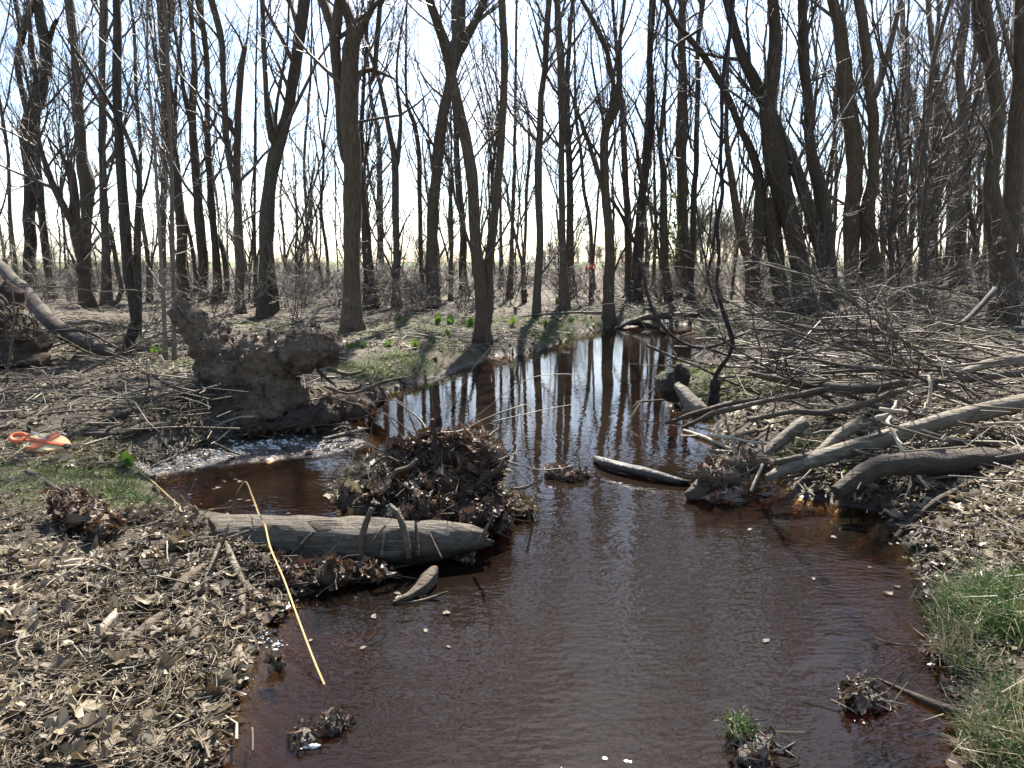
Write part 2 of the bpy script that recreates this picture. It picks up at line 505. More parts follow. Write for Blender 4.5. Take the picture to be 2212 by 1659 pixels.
def leaf_mat(name, stops, trans=.3, rough=.6):
    m, nt, o = new_mat(name)
    a = N_(nt, 'ShaderNodeAttribute', attribute_name='tint')
    oi = nt.nodes.new('ShaderNodeObjectInfo').outputs['Random']
    t = a.outputs['Fac']
    col = ramp(nt, t, stops)
    tc = nt.nodes.new('ShaderNodeTexCoord').outputs['Object']
    col = mixc(nt, math_(nt, 'MULTIPLY', noise(nt, tc, 30, 4), .5), col, tuple(.5 * c for c in stops[0][1]))
    b = N_(nt, 'ShaderNodeBsdfPrincipled', Roughness=rough)
    nt.links.new(col, b.inputs['Base Color'])
    tr = nt.nodes.new('ShaderNodeBsdfTranslucent')
    nt.links.new(col, tr.inputs['Color'])
    mx = N_(nt, 'ShaderNodeMixShader'); mx.inputs['Fac'].default_value = trans
    nt.links.new(b.outputs[0], mx.inputs[1]); nt.links.new(tr.outputs[0], mx.inputs[2])
    nt.links.new(mx.outputs[0], o.inputs['Surface'])
    return m
M_LEAF = leaf_mat('dry_leaf', [(0, (.050, .033, .017)), (.4, (.15, .110, .062)), (.75, (.36, .295, .185)), (1, (.58, .51, .36))], .2)
M_LEAFD = leaf_mat('damp_brown_leaf', [(0, (.035, .020, .012)), (.4, (.085, .043, .023)), (.8, (.14, .07, .036)), (1, (.22, .14, .085))], .3, .5)
M_LEAFW = leaf_mat('wet_leaf', [(0, (.025, .015, .009)), (.5, (.07, .042, .024)), (1, (.17, .12, .08))], .1, .18)
M_STRAW = leaf_mat('twig_litter', [(0, (.047, .034, .019)), (.45, (.12, .092, .055)), (.85, (.26, .21, .135)), (1, (.40, .345, .235))], 0.0, .6)
M_GRASS = leaf_mat('grass_blade', [(0, (.035, .075, .012)), (.6, (.065, .135, .024)), (.85, (.11, .165, .04)), (1, (.22, .20, .085))], .35, .45)
M_DRYG = leaf_mat('dry_grass_blade', [(0, (.30, .24, .14)), (.6, (.42, .35, .22)), (1, (.22, .17, .09))], .3, .55)
M_MOSS = leaf_mat('moss_tuft', [(0, (.075, .115, .022)), (.5, (.135, .18, .04)), (1, (.24, .25, .08))], .3, .6)
M_CAB = leaf_mat('skunk_cabbage_leaf', [(0, (.09, .17, .022)), (1, (.14, .23, .035))], .35, .45)

def plain(name, c, rough=.5, spec=.5, metal=0.0):
    m, nt, o = new_mat(name)
    tc = nt.nodes.new('ShaderNodeTexCoord').outputs['Object']
    f = noise(nt, tc, 14, 5)
    col = mixc(nt, math_(nt, 'MULTIPLY', f, .4), c, tuple(.72 * v for v in c))
    b = N_(nt, 'ShaderNodeBsdfPrincipled', Roughness=rough, Metallic=metal)
    b.inputs['Specular IOR Level'].default_value = spec
    nt.links.new(col, b.inputs['Base Color'])
    nt.links.new(b.outputs[0], o.inputs['Surface'])
    return m
M_ORANGE = plain('orange_plastic', (.58, .13, .045), .4)
M_YELLOW = plain('cream_reel_face', (.55, .44, .22), .5)
M_BLACK = plain('black_plastic', (.02, .02, .022), .4)
M_STEEL = plain('steel_crank', (.55, .55, .58), .3, metal=.9)
M_TAPE = plain('yellow_tape', (.38, .28, .13), .8, .15)
M_FLAG = plain('orange_ribbon', (.90, .13, .04), .5)
M_STONE = plain('pale_stone', (.42, .38, .33), .6)

# ground
mg, nt, o = new_mat('forest_floor')
tc = nt.nodes.new('ShaderNodeTexCoord').outputs['Object']
am = N_(nt, 'ShaderNodeAttribute', attribute_name='moss').outputs['Fac']
aw = N_(nt, 'ShaderNodeAttribute', attribute_name='wet').outputs['Fac']
af = N_(nt, 'ShaderNodeAttribute', attribute_name='field').outputs['Fac']
n1 = noise(nt, tc, 1.1, 8, .65)
n2 = noise(nt, tc, 11, 8, .7)
n3 = noise(nt, tc, 55, 5, .7)
vor = N_(nt, 'ShaderNodeTexVoronoi', Scale=22.0); nt.links.new(tc, vor.inputs['Vector'])
litter = ramp(nt, n2, [(.28, (.014, .010, .006)), (.46, (.046, .034, .020)), (.62, (.095, .072, .043)), (.8, (.17, .138, .085))])
litter = mixc(nt, math_(nt, 'MULTIPLY', n1, .6), litter, (.050, .034, .021))
sep = nt.nodes.new('ShaderNodeSeparateColor'); nt.links.new(vor.outputs['Color'], sep.inputs[0])
litter = mixc(nt, math_(nt, 'MULTIPLY', sep.outputs[0], .3), litter, (.135, .095, .062))
mossc = ramp(nt, n3, [(.3, (.045, .065, .014)), (.55, (.105, .13, .03)), (.8, (.18, .185, .058))])
mfac = math_(nt, 'MULTIPLY', math_(nt, 'ADD', am, math_(nt, 'MULTIPLY', math_(nt, 'SUBTRACT', n2, .5), 1.6)), am, True)
col = mixc(nt, mfac, litter, mossc)
fieldc = ramp(nt, n1, [(.3, (.075, .115, .028)), (.7, (.13, .16, .045))])
col = mixc(nt, af, col, fieldc)
wetc = ramp(nt, n2, [(.3, (.020, .013, .009)), (.7, (.060, .042, .029))])
col = mixc(nt, aw, col, wetc)
b = N_(nt, 'ShaderNodeBsdfPrincipled')
nt.links.new(col, b.inputs['Base Color'])
ro = nt.nodes.new('ShaderNodeMapRange'); ro.inputs['To Min'].default_value = .9; ro.inputs['To Max'].default_value = .11
asl = N_(nt, 'ShaderNodeAttribute', attribute_name='silt').outputs['Fac']
nt.links.new(aw, ro.inputs['Value'])
nt.links.new(math_(nt, 'ADD', ro.outputs['Result'], math_(nt, 'MULTIPLY', asl, .20)), b.inputs['Roughness'])
nt.links.new(math_(nt, 'ADD', .5, math_(nt, 'MULTIPLY', asl, .5)), b.inputs['Specular IOR Level'])
bn = bump(nt, n2, .9, .05)
nt.links.new(bump(nt, n3, .8, .015, bn), b.inputs['Normal'])
nt.links.new(b.outputs[0], o.inputs['Surface'])
M_GROUND = mg

# water: tannin-brown, shallow; absorption follows the real depth of the bed below
mw, nt, o = new_mat('stream_water')
tc = nt.nodes.new('ShaderNodeTexCoord').outputs['Object']
dep = N_(nt, 'ShaderNodeAttribute', attribute_name='depth').outputs['Fac']
rif = N_(nt, 'ShaderNodeAttribute', attribute_name='riffle').outputs['Fac']
wx = noise(nt, tc, 2.6, 1, .5, (1.0, 1.7, 1))
wa = noise(nt, tc, 8.0, 1.5, .5, (1.0, 2.0, 1))
wb = noise(nt, tc, 21.0, 1.5, .5, (1.0, 1.7, 1))
hgt = math_(nt, 'ADD', math_(nt, 'MULTIPLY', wa, 1.0), math_(nt, 'MULTIPLY', math_(nt, 'MULTIPLY', wb, rif), .9))
hgt = math_(nt, 'ADD', hgt, math_(nt, 'MULTIPLY', wx, 1.6))
bp = N_(nt, 'ShaderNodeBump', Distance=.02)
nt.links.new(math_(nt, 'ADD', math_(nt, 'MULTIPLY', rif, .27), .002), bp.inputs['Strength'])
nt.links.new(hgt, bp.inputs['Height'])
tr = nt.nodes.new('ShaderNodeBsdfTransparent')
tcol = ramp(nt, math_(nt, 'MULTIPLY', dep, 3.0, True), [(0, (.92, .80, .62)), (.25, (.52, .33, .18)), (.5, (.28, .12, .045)), (1, (.11, .045, .017))])
nt.links.new(tcol, tr.inputs['Color'])
gl = N_(nt, 'ShaderNodeBsdfGlossy')
nt.links.new(math_(nt, 'ADD', .012, math_(nt, 'MULTIPLY', math_(nt, 'MAXIMUM', math_(nt, 'SUBTRACT', rif, 1.0), 0.0), .24)), gl.inputs['Roughness'])
fr = N_(nt, 'ShaderNodeFresnel', IOR=1.34)
nt.links.new(bp.outputs[0], gl.inputs['Normal']); nt.links.new(bp.outputs[0], fr.inputs['Normal'])
df = N_(nt, 'ShaderNodeBsdfDiffuse', Color=(.037, .026, .0185, 1))
mx0 = nt.nodes.new('ShaderNodeMixShader')
nt.links.new(math_(nt, 'MULTIPLY', dep, 1.1, True), mx0.inputs['Fac'])
nt.links.new(tr.outputs[0], mx0.inputs[1]); nt.links.new(df.outputs[0], mx0.inputs[2])
mx = nt.nodes.new('ShaderNodeMixShader')
nt.links.new(fr.outputs[0], mx.inputs['Fac'])
nt.links.new(mx0.outputs[0], mx.inputs[1]); nt.links.new(gl.outputs[0], mx.inputs[2])
nt.links.new(mx.outputs[0], o.inputs['Surface'])
M_WATER = mw

# ------------------------------------------------------------------ ground sheet
def spaced(lo, hi, c, a, n):
    s = np.linspace(math.asinh((lo - c) / a), math.asinh((hi - c) / a), n)
    return c + a * np.sinh(s)
gx = spaced(-420, 420, 0.0, 1.6, 500)
gy = spaced(-40, 900, 4.2, 1.7, 580)
X, Y = np.meshgrid(gx, gy)
Z, SDW, MUDW = H(X.ravel(), Y.ravel(), True)
# moss and short grass patches: (photo x, y, radius in m, weight)
MOSS_PX = [(820, 800, .55, 1), (880, 775, .5, .9), (760, 800, .4, .8), (960, 745, .7, .5), (1230, 725, .8, .9), (1180, 735, .6, .7), (1290, 705, .6, .6),
           (1530, 715, .9, .9), (1600, 730, .8, .5), (1510, 800, .45, .9), (1560, 830, .5, .9), (1500, 850, .3, .9), (1620, 850, .4, .6), (1700, 800, .5, .35),
           (200, 1030, .5, 1), (250, 1070, .4, 1), (110, 1000, .5, .9), (60, 1050, .4, .8), (180, 985, .4, .8), (310, 1085, .2, .9), (40, 980, .4, .6), (400, 785, .5, .6), (2100, 720, 1.2, .6),
           (2120, 1330, .35, .9), (2180, 1560, .3, .8), (2060, 1400, .15, .8), (1700, 975, .25, .7), (870, 700, 1.2, .6), (980, 700, 1.4, .65), (900, 730, 1.0, .7), (1060, 690, 1.2, .55), (1400, 680, 1.5, .4), (560, 700, 1.2, .35), (1800, 720, .8, .4), (2200, 1200, .3, .4)]
moss = np.zeros_like(Z)
MOSS_W = []
for px, py, rad, w in MOSS_PX:
    g = ground(px, py)
    MOSS_W.append((g, rad, w))
    moss = np.maximum(moss, w * np.exp(-(((X.ravel() - g[0]) ** 2 + (Y.ravel() - g[1]) ** 2) / rad ** 2)))
moss = moss + .5 * smooth(.0, .3, fbm(X.ravel() * .35, Y.ravel() * .35, 77, 4))
wet = np.maximum(smooth(.055, .012, Z) * (SDW > 0), np.where(SDW <= 0, 0.9, 0))
wet = np.maximum(wet, smooth(.3, .9, MUDW))
silt = smooth(.25, .8, MUDW) * (Z > 0)
field = smooth(41, 46, Y.ravel() + .12 * np.abs(X.ravel()) + 2.5 * fbm(X.ravel() * .2, Y.ravel() * .2, 88, 3))
nx, ny = len(gx), len(gy)
ii = (np.arange(ny - 1)[:, None] * nx + np.arange(nx - 1)[None, :]).ravel()
quads = np.stack([ii, ii + 1, ii + nx + 1, ii + nx], -1)
mb = MB(); mb.add(np.stack([X.ravel(), Y.ravel(), Z], -1), quads)
me = mb.mesh('ground', M_GROUND)
for nm, arr in (('moss', np.clip(moss, 0, 1)), ('wet', wet), ('field', field), ('silt', silt)):
    at = me.attributes.new(nm, 'FLOAT', 'POINT'); at.data.foreach_set('value', arr.astype(np.float32))
tag(obj('ground', me), 'leaf covered forest floor and stream banks', None, kind='structure')

wxs = np.linspace(-4.5, 8.5, 330); wys = np.concatenate([np.linspace(-9, 1.9, 30), np.linspace(2.0, 21, 420)])
WX, WY = np.meshgrid(wxs, wys)
wz, wsd, _ = H(WX.ravel(), WY.ravel(), True)
nx2 = len(wxs)
ii = (np.arange(len(wys) - 1)[:, None] * nx2 + np.arange(nx2 - 1)[None, :]).ravel()
q = np.stack([ii, ii + 1, ii + nx2 + 1, ii + nx2], -1)
wmud = sdf(MUD, WX.ravel(), WY.ravel())
q = q[((wsd[q] < 0.25) | (wmud[q] < .2)).any(1)]
used = np.unique(q); remap = np.zeros(len(wz), int); remap[used] = np.arange(len(used))
mb = MB(); mb.add(np.stack([WX.ravel(), WY.ravel(), np.zeros(len(wz))], -1)[used], remap[q])
me = mb.mesh('stream_water', M_WATER)
riff = (1 - .82 * smooth(3.4, 7.0, WY.ravel())) * (.75 + .5 * fbm(WX.ravel() * .8, WY.ravel() * .8, 5, 3))
riff = np.maximum(np.clip(riff, .08, 1), 2.2 * smooth(.15, -.1, wmud))
for nm, arr in (('depth', np.clip(-wz, 0, 1)), ('riffle', riff)):
    at = me.attributes.new(nm, 'FLOAT', 'POINT'); at.data.foreach_set('value', arr[used].astype(np.float32))
tag(obj('stream_water', me), 'shallow brown stream water', None, kind='structure')

# ------------------------------------------------------------------ trees traced from the photograph, each at its own distance
TREE_N = [0]
def tree(label, zf, stems, base=None, depth=None, mat=None, name='bare_tree', grow_up=3.6, n1=30, n2=6, n3=5, group='bare trees along the stream', lmax=3.2, low=.35, flare=1.0, wm=1.0):
    TREE_N[0] += 1
    seed = 100 + TREE_N[0]
    rg = np.random.default_rng(seed)
    st = [pts(*((zf, s) if isinstance(s, str) else s)) for s in stems]
    if base is None: base = st[0][0][:2]
    g = ground(*base) if depth is None else None
    Yd = g[1] if depth is None else depth
    if depth is not None:
        p = at_y(np.array([base[0]]), np.array([base[1]]), np.array([Yd]))[0]
        g = np.array([p[0], Yd, max(float(H(p[0], Yd)), 0)])
    root = empty(name, g)
    tag(root, label, 'tree', group)
    mbt, built = MB(), []
    for si, s in enumerate(st):
        drift = rg.normal(0, .05) if si == 0 else rg.uniform(-.12, .12)
        hh = np.linspace(0, 1, len(s))
        Yp = Yd + (drift * hh * 4 if si else drift * hh * 6)
        P = at_y(s[:, 0], s[:, 1], Yp)
        dist = np.linalg.norm(P - ORG, axis=1)
        r = .5 * s[:, 2] / FPX * dist * .83 * wm
        if si == 0 or s[0, 1] > base[1] - 14:
            P[0, 2] = g[2] - .12 if si == 0 else min(P[0, 2], g[2] + .1)
        if si and s[0, 1] < base[1] - 14:      # root the limb inside the stem it leaves
            allp = np.vstack([b_[0] for b_ in built]); allr = np.concatenate([b_[1] for b_ in built])
            dd = np.linalg.norm(allp - (P[0] - np.array([0, 0, .6 * r[0]])), axis=1); kk = int(np.argmin(dd))
            if dd[kk] < 1.2:
                q0 = allp[kk].copy()
                lowest = q0 - np.array([0, 0, min(.5, .5 * dd[kk] + .1)])
                P = np.vstack([lowest, P]); r = np.concatenate([[min(r[0], .8 * allr[kk]) * .8], r])
        Q = np.column_stack([P, r])
        n = max(6, int(np.linalg.norm(np.diff(P, axis=0), axis=1).sum() / .28))
        Q = catmull(Q, min(n, 60))
        Q[:, 3] = np.maximum(Q[:, 3], .008)
        if s[-1, 1] < 14 and grow_up:
            m = 14
            L = (8.0 if base[0] > 1130 else grow_up) * rg.uniform(.8, 1.15) * min(1.25, .55 + Q[-1, 3] / .12)
            d = Q[-1, :3] - Q[-4, :3]; d /= np.linalg.norm(d)
            ext = []
            p = Q[-1, :3].copy()
            for k in range(m):
                d = d + rg.normal(0, .09, 3) + np.array([0, 0, .08]); d /= np.linalg.norm(d)
                p = p + d * L / m
                ext.append([*p, Q[-1, 3] * (1 - (k + 1) / m) ** .8 + .008])
            Q = np.vstack([Q, ext])
        Q[:, :2] += (np.stack([vnoise(Q[:, 2] * 1.3, np.full(len(Q), seed * 1.7 + si), 2), vnoise(Q[:, 2] * 1.3, np.full(len(Q), seed * 2.3 + si), 4)], -1) - .5) * np.minimum(Q[:, 3:4], .1) * .7
        if si == 0 and flare:
            Q[:, 3] *= 1 + .38 * flare * np.exp(-np.maximum(Q[:, 2] - g[2], 0) / .18)
        add_limb(mbt, Q[:, :3], Q[:, 3], 14 if Q[:, 3].max() > .06 else 7, .15, True, seed + si, jag=.05 if s[-1, 1] > 14 else 0)
        built.append((Q[:, :3], Q[:, 3]))
    obj('trunk', mbt.mesh('trunk', mat or M_BARK, origin=g), root)
    mbc = MB()
    crown(mbc, built, rg, n1, n2, n3, lmax=lmax, low=low)
    obj('crown', mbc.mesh('crown', M_TWIG, origin=g), root)
    return root

W, D_ = M_BARK_W, M_BARK_D
tree('black sinuous tree with a hooked stub, at the far left edge', 'A', ['170 1570 64; 160 1350 62; 160 1000 62; 155 750 70; 165 620 76; 205 500 74; 240 380 60; 240 250 55; 215 120 50; 200 0 45', '250 250 30; 268 190 26; 278 150 24; 300 108 20',
     '150 640 30; 118 500 30; 95 320 30; 125 180 34; 165 60 28; 185 0 25', '125 175 26; 95 80 24; 78 0 22'], mat=D_, n1=22)
tree('slim leaning trunk close behind the black sinuous tree', 'A', ['285 1600 42; 245 1350 40; 222 1100 36; 206 900 32; 200 700 28; 190 420 26; 165 200 22; 150 0 18'])
tree('tree with a broken top and a limb forking to the left', 'A', ['480 1650 76; 440 1400 66; 402 1200 60; 396 1050 46; 376 900 40; 370 870 30', '380 1180 38; 300 1020 35; 250 900 30; 210 750 24; 190 640 20; 150 450 14; 100 250 10', '370 900 16; 325 820 13; 250 730 9; 180 690 6'], mat=W)
tree('tall tree with a dark burl two thirds down its trunk', 'A', ['478 1560 60; 460 1300 42; 462 1110 50; 470 1000 84; 455 920 74; 445 850 54; 430 650 50; 410 400 45; 395 200 40; 375 0 42', '490 1030 50; 480 1180 22; 478 1300 18'])
tree('straight tree with a slim side stem, right of the burl tree', 'A', ['570 1630 62; 570 1350 46; 556 1100 40; 548 800 36; 545 500 32; 545 200 38; 550 0 38', '650 1580 26; 630 1450 25; 606 1310 24; 585 1200 16'])
tree('twin stemmed tree with one curved base beside the fallen log', 'P', ['264 764 20; 280 735 22; 292 705 22; 290 660 24; 276 590 25; 268 480 22; 263 400 20; 257 300 19; 252 200 18; 252 80 17; 252 0 14', '290 712 20; 297 660 18; 298 565 16; 300 460 16; 304 400 14; 296 355 12; 282 315 11; 266 274 10; 240 228 9; 200 160 7; 150 90 5'], n1=20)
tree('tall pale sapling rising in front of the curved twin tree', 'P', ['355 778 11; 354 700 11; 350 600 9; 344 500 8; 338 400 7; 332 280 6; 322 180 5; 318 90 5; 318 0 5'], name='sapling', mat=M_SAP, n1=14, n2=4, low=.8)
tree('thin straight sapling just left of the upturned root plate', 'P', ['377 781 10; 376 700 10; 374 600 9; 371 480 9; 370 360 8; 367 280 8; 363 200 9; 360 100 8; 356 0 7'], name='sapling', mat=M_SAP, n1=14, n2=4, low=.8)
tree('slender straight tree behind the two pale saplings', 'A', ['875 1560 38; 870 1300 34; 880 1100 30; 885 900 28; 876 650 28; 880 450 40; 870 200 44; 860 0 40'])
tree('tree with a small hooked shoot at its foot', 'A', ['985 1610 64; 972 1400 60; 965 1150 55; 945 900 46; 925 750 32; 905 550 26; 890 350 28; 900 150 24; 930 0 20', '1050 1560 26; 1040 1420 24; 1018 1280 22; 990 1150 18'])
tree('grey tree with a steep fork leaning left near the top', 'A', ['1095 1620 58; 1080 1300 55; 1060 1050 50; 1045 850 46; 1035 650 40; 1040 450 34; 1030 200 26; 1020 0 26', '1020 650 26; 985 490 24; 960 300 18; 930 150 14; 900 0 12'])
tree('tree with an elbowed second stem at its base', 'A', ['1165 1620 56; 1160 1350 46; 1140 1150 40; 1125 950 38; 1110 750 36; 1110 500 28; 1105 300 30; 1090 150 30; 1060 0 28', '1215 1560 32; 1205 1380 30; 1188 1310 26; 1170 1270 22'])
tree('tree with a snapped bare top and a joined slender stem', 'A', ['1292 1680 62; 1280 1400 54; 1275 1200 48; 1275 1000 46; 1270 750 42; 1270 600 38; 1285 400 36; 1298 310 34; 1310 258 28', '1252 960 24; 1236 920 26; 1220 800 30; 1205 650 34; 1195 450 30; 1190 250 34; 1165 120 38; 1130 0 36', '1245 660 16; 1180 590 16; 1130 480 14; 1100 330 10'], n1=20)
tree('thin wavy pole between the snapped tree and the broad forked tree', 'A', ['1372 1640 26; 1362 1300 18; 1364 1000 16; 1368 700 13; 1372 350 11; 1378 0 9'], name='sapling', n1=10)
tree('broad tree forking low with a heavy right limb, left of centre', 'B', ['40 1700 96; 40 1400 76; 45 1200 90; 65 1000 72; 90 850 82; 120 720 72; 150 600 62; 190 400 60; 215 250 64; 235 100 64; 245 0 60', '75 740 50; 55 650 44; 40 500 30; 30 250 28; 20 0 26', '92 720 22; 96 600 18; 118 450 16; 155 250 14; 165 0 12', '95 1660 44; 78 1480 34; 66 1300 28'], n1=26)
tree('thin leaning pole in the gap right of the broad forked tree', 'B', ['268 1460 19; 262 1250 17; 252 1050 16; 245 900 16; 256 700 15; 275 500 14; 285 300 11; 286 0 8'], name='sapling', n1=10)
tree('crooked little pole joined low to its taller neighbour', 'B', ['302 1440 15; 312 1250 14; 314 1170 13; 282 1030 12; 300 920 9; 312 820 7'], name='sapling', n1=7)
tree('thin bent pole close to the right of the broad forked tree', 'B', ['145 1440 15; 135 1250 14; 122 1100 13; 122 1020 12; 134 900 10; 128 700 8'], name='sapling', n1=7)
tree('thickest rugged trunk with a stubby knuckled fork and horizontal snag', 'B', ['508 1770 130; 500 1600 108; 495 1350 92; 500 1100 98; 500 850 94; 492 650 94; 490 450 94; 492 300 92; 508 210 92; 520 150 80', '505 190 64; 490 120 56; 462 40 54; 440 0 50', '540 180 46; 572 120 34; 604 50 28; 652 0 22',
     '540 405 32; 575 376 30; 630 380 24; 725 420 12', '625 390 26; 632 300 28; 642 180 28; 656 0 24', '455 820 40; 442 700 42; 430 500 46; 414 350 50; 408 220 56; 425 80 50; 432 0 46', '408 200 46; 382 110 48; 358 40 46; 340 0 44', '520 662 15; 640 635 14; 740 625 13; 830 575 11; 900 510 9; 930 480 6'], mat=W, n1=34, wm=1.1)
tree('dark trunk hugging the right side of the thickest trunk', 'B', ['605 1650 92; 582 1400 66; 568 1200 54; 550 980 42; 545 800 34; 560 550 24; 575 300 18; 590 0 14'], mat=D_)
tree('tree with a narrow V fork, right of the thickest trunk', 'B', ['740 1640 58; 740 1400 42; 740 1100 45; 740 900 42; 712 740 32; 690 620 30; 662 500 28; 640 400 22; 600 280 24; 572 150 18; 560 0 16', '745 900 28; 756 750 26; 762 600 20; 742 430 16; 760 200 13; 800 0 10'], n1=20)
tree('thin crooked tree with many small knees, behind the thickest trunk', 'B', ['662 1480 36; 655 1150 36; 650 950 34; 645 700 24; 610 560 18; 590 350 14; 570 100 10', '650 1150 16; 610 1020 16; 585 880 14; 560 700 10'])
tree('slim tree curving to the upper left before the leaning pair', 'B', ['880 1610 36; 870 1300 28; 865 1000 30; 860 800 28; 836 650 28; 800 560 20; 790 350 14; 795 100 10; 800 0 9', '900 1270 10; 880 1255 12; 866 1300 12'])
tree('tall trunk leaning right and crossing its twin stemmed neighbour', 'B', ['940 1650 96; 930 1400 72; 930 1150 66; 950 950 66; 975 750 70; 1005 550 62; 1040 400 56; 1066 280 70; 1075 150 74; 1075 0 70', '1095 240 56; 1130 170 50; 1170 100 48; 1215 0 44', '1000 255 14; 1100 180 15; 1200 90 13; 1290 10 10', '950 800 15; 860 640 14; 780 500 12; 640 320 9'], n1=26)
tree('large twin stemmed tree on the bank edge, centre of the view', 'B', ['1200 1830 118; 1195 1650 84; 1185 1450 72; 1165 1250 70; 1148 1000 74; 1112 750 66; 1080 600 64; 1040 420 60; 1000 250 54; 950 100 45; 915 0 40', '1215 1760 70; 1232 1600 64; 1236 1450 60; 1260 1200 54; 1285 950 46; 1305 700 45; 1315 450 45; 1320 200 45; 1305 0 40', '1300 690 18; 1220 765 15; 1155 850 9'], mat=W, n1=26)
tree('slender straight tree between the leaning trunk and the bank edge twin', 'B', ['1030 1612 33; 1035 1300 23; 1032 1100 21; 1025 900 18; 1005 840 16; 985 700 10', '1040 1000 12; 985 930 10; 930 905 8'])
tree('grey trunk showing behind the bank edge twin', 'B', ['1100 1585 62; 1096 1300 44; 1078 1000 42; 1062 800 36; 1055 550 30; 1050 300 24; 1040 0 20'])
tree('slight tree with a flared foot right of the bank edge twin', 'B', ['1350 1592 44; 1360 1300 26; 1368 1000 22; 1375 700 19; 1380 350 15; 1385 0 12'])
tree('short thin trunk behind the flared foot tree', 'B', ['1305 1530 32; 1300 1250 20; 1296 950 15; 1290 650 11'], n1=9)
tree('thin trunk with sparse knees at the head of the water', 'C', ['40 1620 30; 45 1300 21; 55 1050 22; 70 850 18; 65 650 12; 60 540 8'], n1=10)
tree('smooth pole trunk left of the reflected pair', 'C', ['110 1690 54; 125 1400 48; 125 1100 48; 118 850 45; 125 700 40; 130 550 35; 155 350 35; 165 150 35; 175 0 34'])
tree('tall trunk leaning slightly left above the upstream bend', 'C', ['262 1665 74; 250 1400 48; 245 1100 40; 245 800 38; 245 550 40; 240 350 45; 225 180 40; 215 0 35'])
tree('darker trunk pressed behind the tall trunk at the bend', 'C', ['298 1590 62; 290 1300 48; 285 1000 42; 280 700 40; 275 500 34; 285 250 26; 300 0 20'], mat=D_)
tree('thin stem tied with an orange ribbon on the far bank', 'C', ['405 1610 26; 400 1300 25; 385 1150 25; 360 1000 22; 345 800 20; 320 600 19; 315 300 12; 310 0 9'], n1=10)
tree('kinked smooth tree at the waterline with a fork and stub', 'C', ['505 1720 84; 496 1500 66; 500 1350 60; 485 1100 50; 470 900 50; 475 720 50; 510 620 58; 545 540 54; 555 400 30; 555 250 25; 570 100 20; 580 0 19', '535 520 30; 510 400 28; 480 250 28; 430 150 27; 370 30 22; 350 0 20', '500 610 22; 460 575 18; 428 530 14', '470 1040 30; 430 900 28; 375 730 24; 330 600 18; 285 480 13'], mat=W, n1=24)
tree('straight scaly far trunk with a needle like taper', 'C', ['605 1585 52; 600 1250 45; 590 1000 40; 575 750 35; 560 500 30; 530 200 20; 515 0 18'])
tree('forked dark tree with low arching limbs right of the kinked tree', 'C', ['640 1610 74; 650 1300 55; 670 1100 50; 690 900 50; 710 700 54; 715 450 40; 725 200 40; 735 0 38', '628 1290 36; 565 1160 22; 500 1060 14; 440 960 9', '665 970 16; 640 780 14; 590 650 10'], mat=D_, n1=22)
tree('thin stem just right of the forked dark tree', 'C', ['735 1565 26; 745 1200 20; 740 900 16; 735 700 12; 745 400 9'], n1=9)
tree('crooked tree with evergreen ivy leaves clinging round it', 'C', ['822 1605 48; 792 1400 50; 786 1200 46; 790 950 40; 770 800 26; 786 600 28; 800 400 16; 810 0 14'])
tree('massive pale grey column trunk behind the vines', 'C', ['895 1590 76; 890 1300 65; 890 1000 65; 890 700 65; 890 400 52; 890 150 42; 885 0 35'], n1=20)
tree('slim tree leaning right past the grey column trunk', 'C', ['918 1610 48; 940 1400 40; 950 1100 35; 965 800 32; 970 500 28; 975 200 26; 1000 0 28'], mat=D_)
tree('leaning stem on the left flank of the great multi stemmed tree', '7', ['440 1385 90; 410 1100 80; 370 900 78; 320 650 72; 280 380 60; 248 150 46; 238 0 40; 240 -300 30; 260 -700 24; 300 -1037 20'], mat=W)
tree('great multi stemmed tree, the broadest clump on the right bank', '7', ['900 1480 190; 840 1150 160; 760 800 160; 680 500 190; 620 250 210; 570 0 150; 560 -200 120; 620 -500 120; 640 -760 100; 620 -1037 90', '700 1420 140; 650 1100 130; 600 800 150; 590 550 170', '500 1380 110; 480 1150 80; 490 900 90; 510 650 110; 500 420 90; 430 150 70; 340 -40 60; 260 -250 60; 170 -420 56; 40 -620 52; -160 -850 46; -260 -1037 40',
     '1100 1560 100; 1040 1200 105; 950 800 108; 860 500 104; 760 250 108; 640 0 120; 560 -200 110; 470 -380 100; 380 -560 90; 290 -800 80; 230 -1037 70', '1080 1480 130; 1050 1050 130; 1040 800 136; 1000 500 130; 930 250 100; 905 0 86; 890 -250 80; 860 -500 84; 850 -800 80; 850 -1037 74'], mat=W, n1=60, lmax=3.0, flare=.6, wm=1.0)
tree('stout double trunk right of the great multi stemmed tree', '7', ['1410 1410 170; 1390 1000 136; 1370 650 116; 1410 400 92; 1425 0 84; 1400 -300 80; 1370 -600 80; 1320 -900 80; 1300 -1037 70', '1250 1300 110; 1250 900 130; 1255 700 136; 1270 300 134; 1250 0 130; 1210 -300 120; 1180 -500 110; 1140 -800 100; 1090 -1037 80', '1440 -300 60; 1520 -560 50; 1580 -800 44; 1640 -1037 30'], mat=W, n1=28)
tree('forked tree standing alone near the right edge', 'P', ['2162 706 62; 2162 640 52; 2165 560 50; 2163 500 48; 2146 420 32; 2148 330 28; 2155 230 28; 2140 120 28; 2125 40 27; 2118 0 26', '2172 520 44; 2186 440 38; 2190 360 38; 2200 250 38; 2208 120 34; 2210 0 30'], mat=W, n1=24)
tree('straight dark trunk in the lit gap of the right hand wood', 'D', ['728 1440 54; 730 1000 46; 740 700 40; 745 400 31; 735 150 26; 730 0 22'], mat=D_)
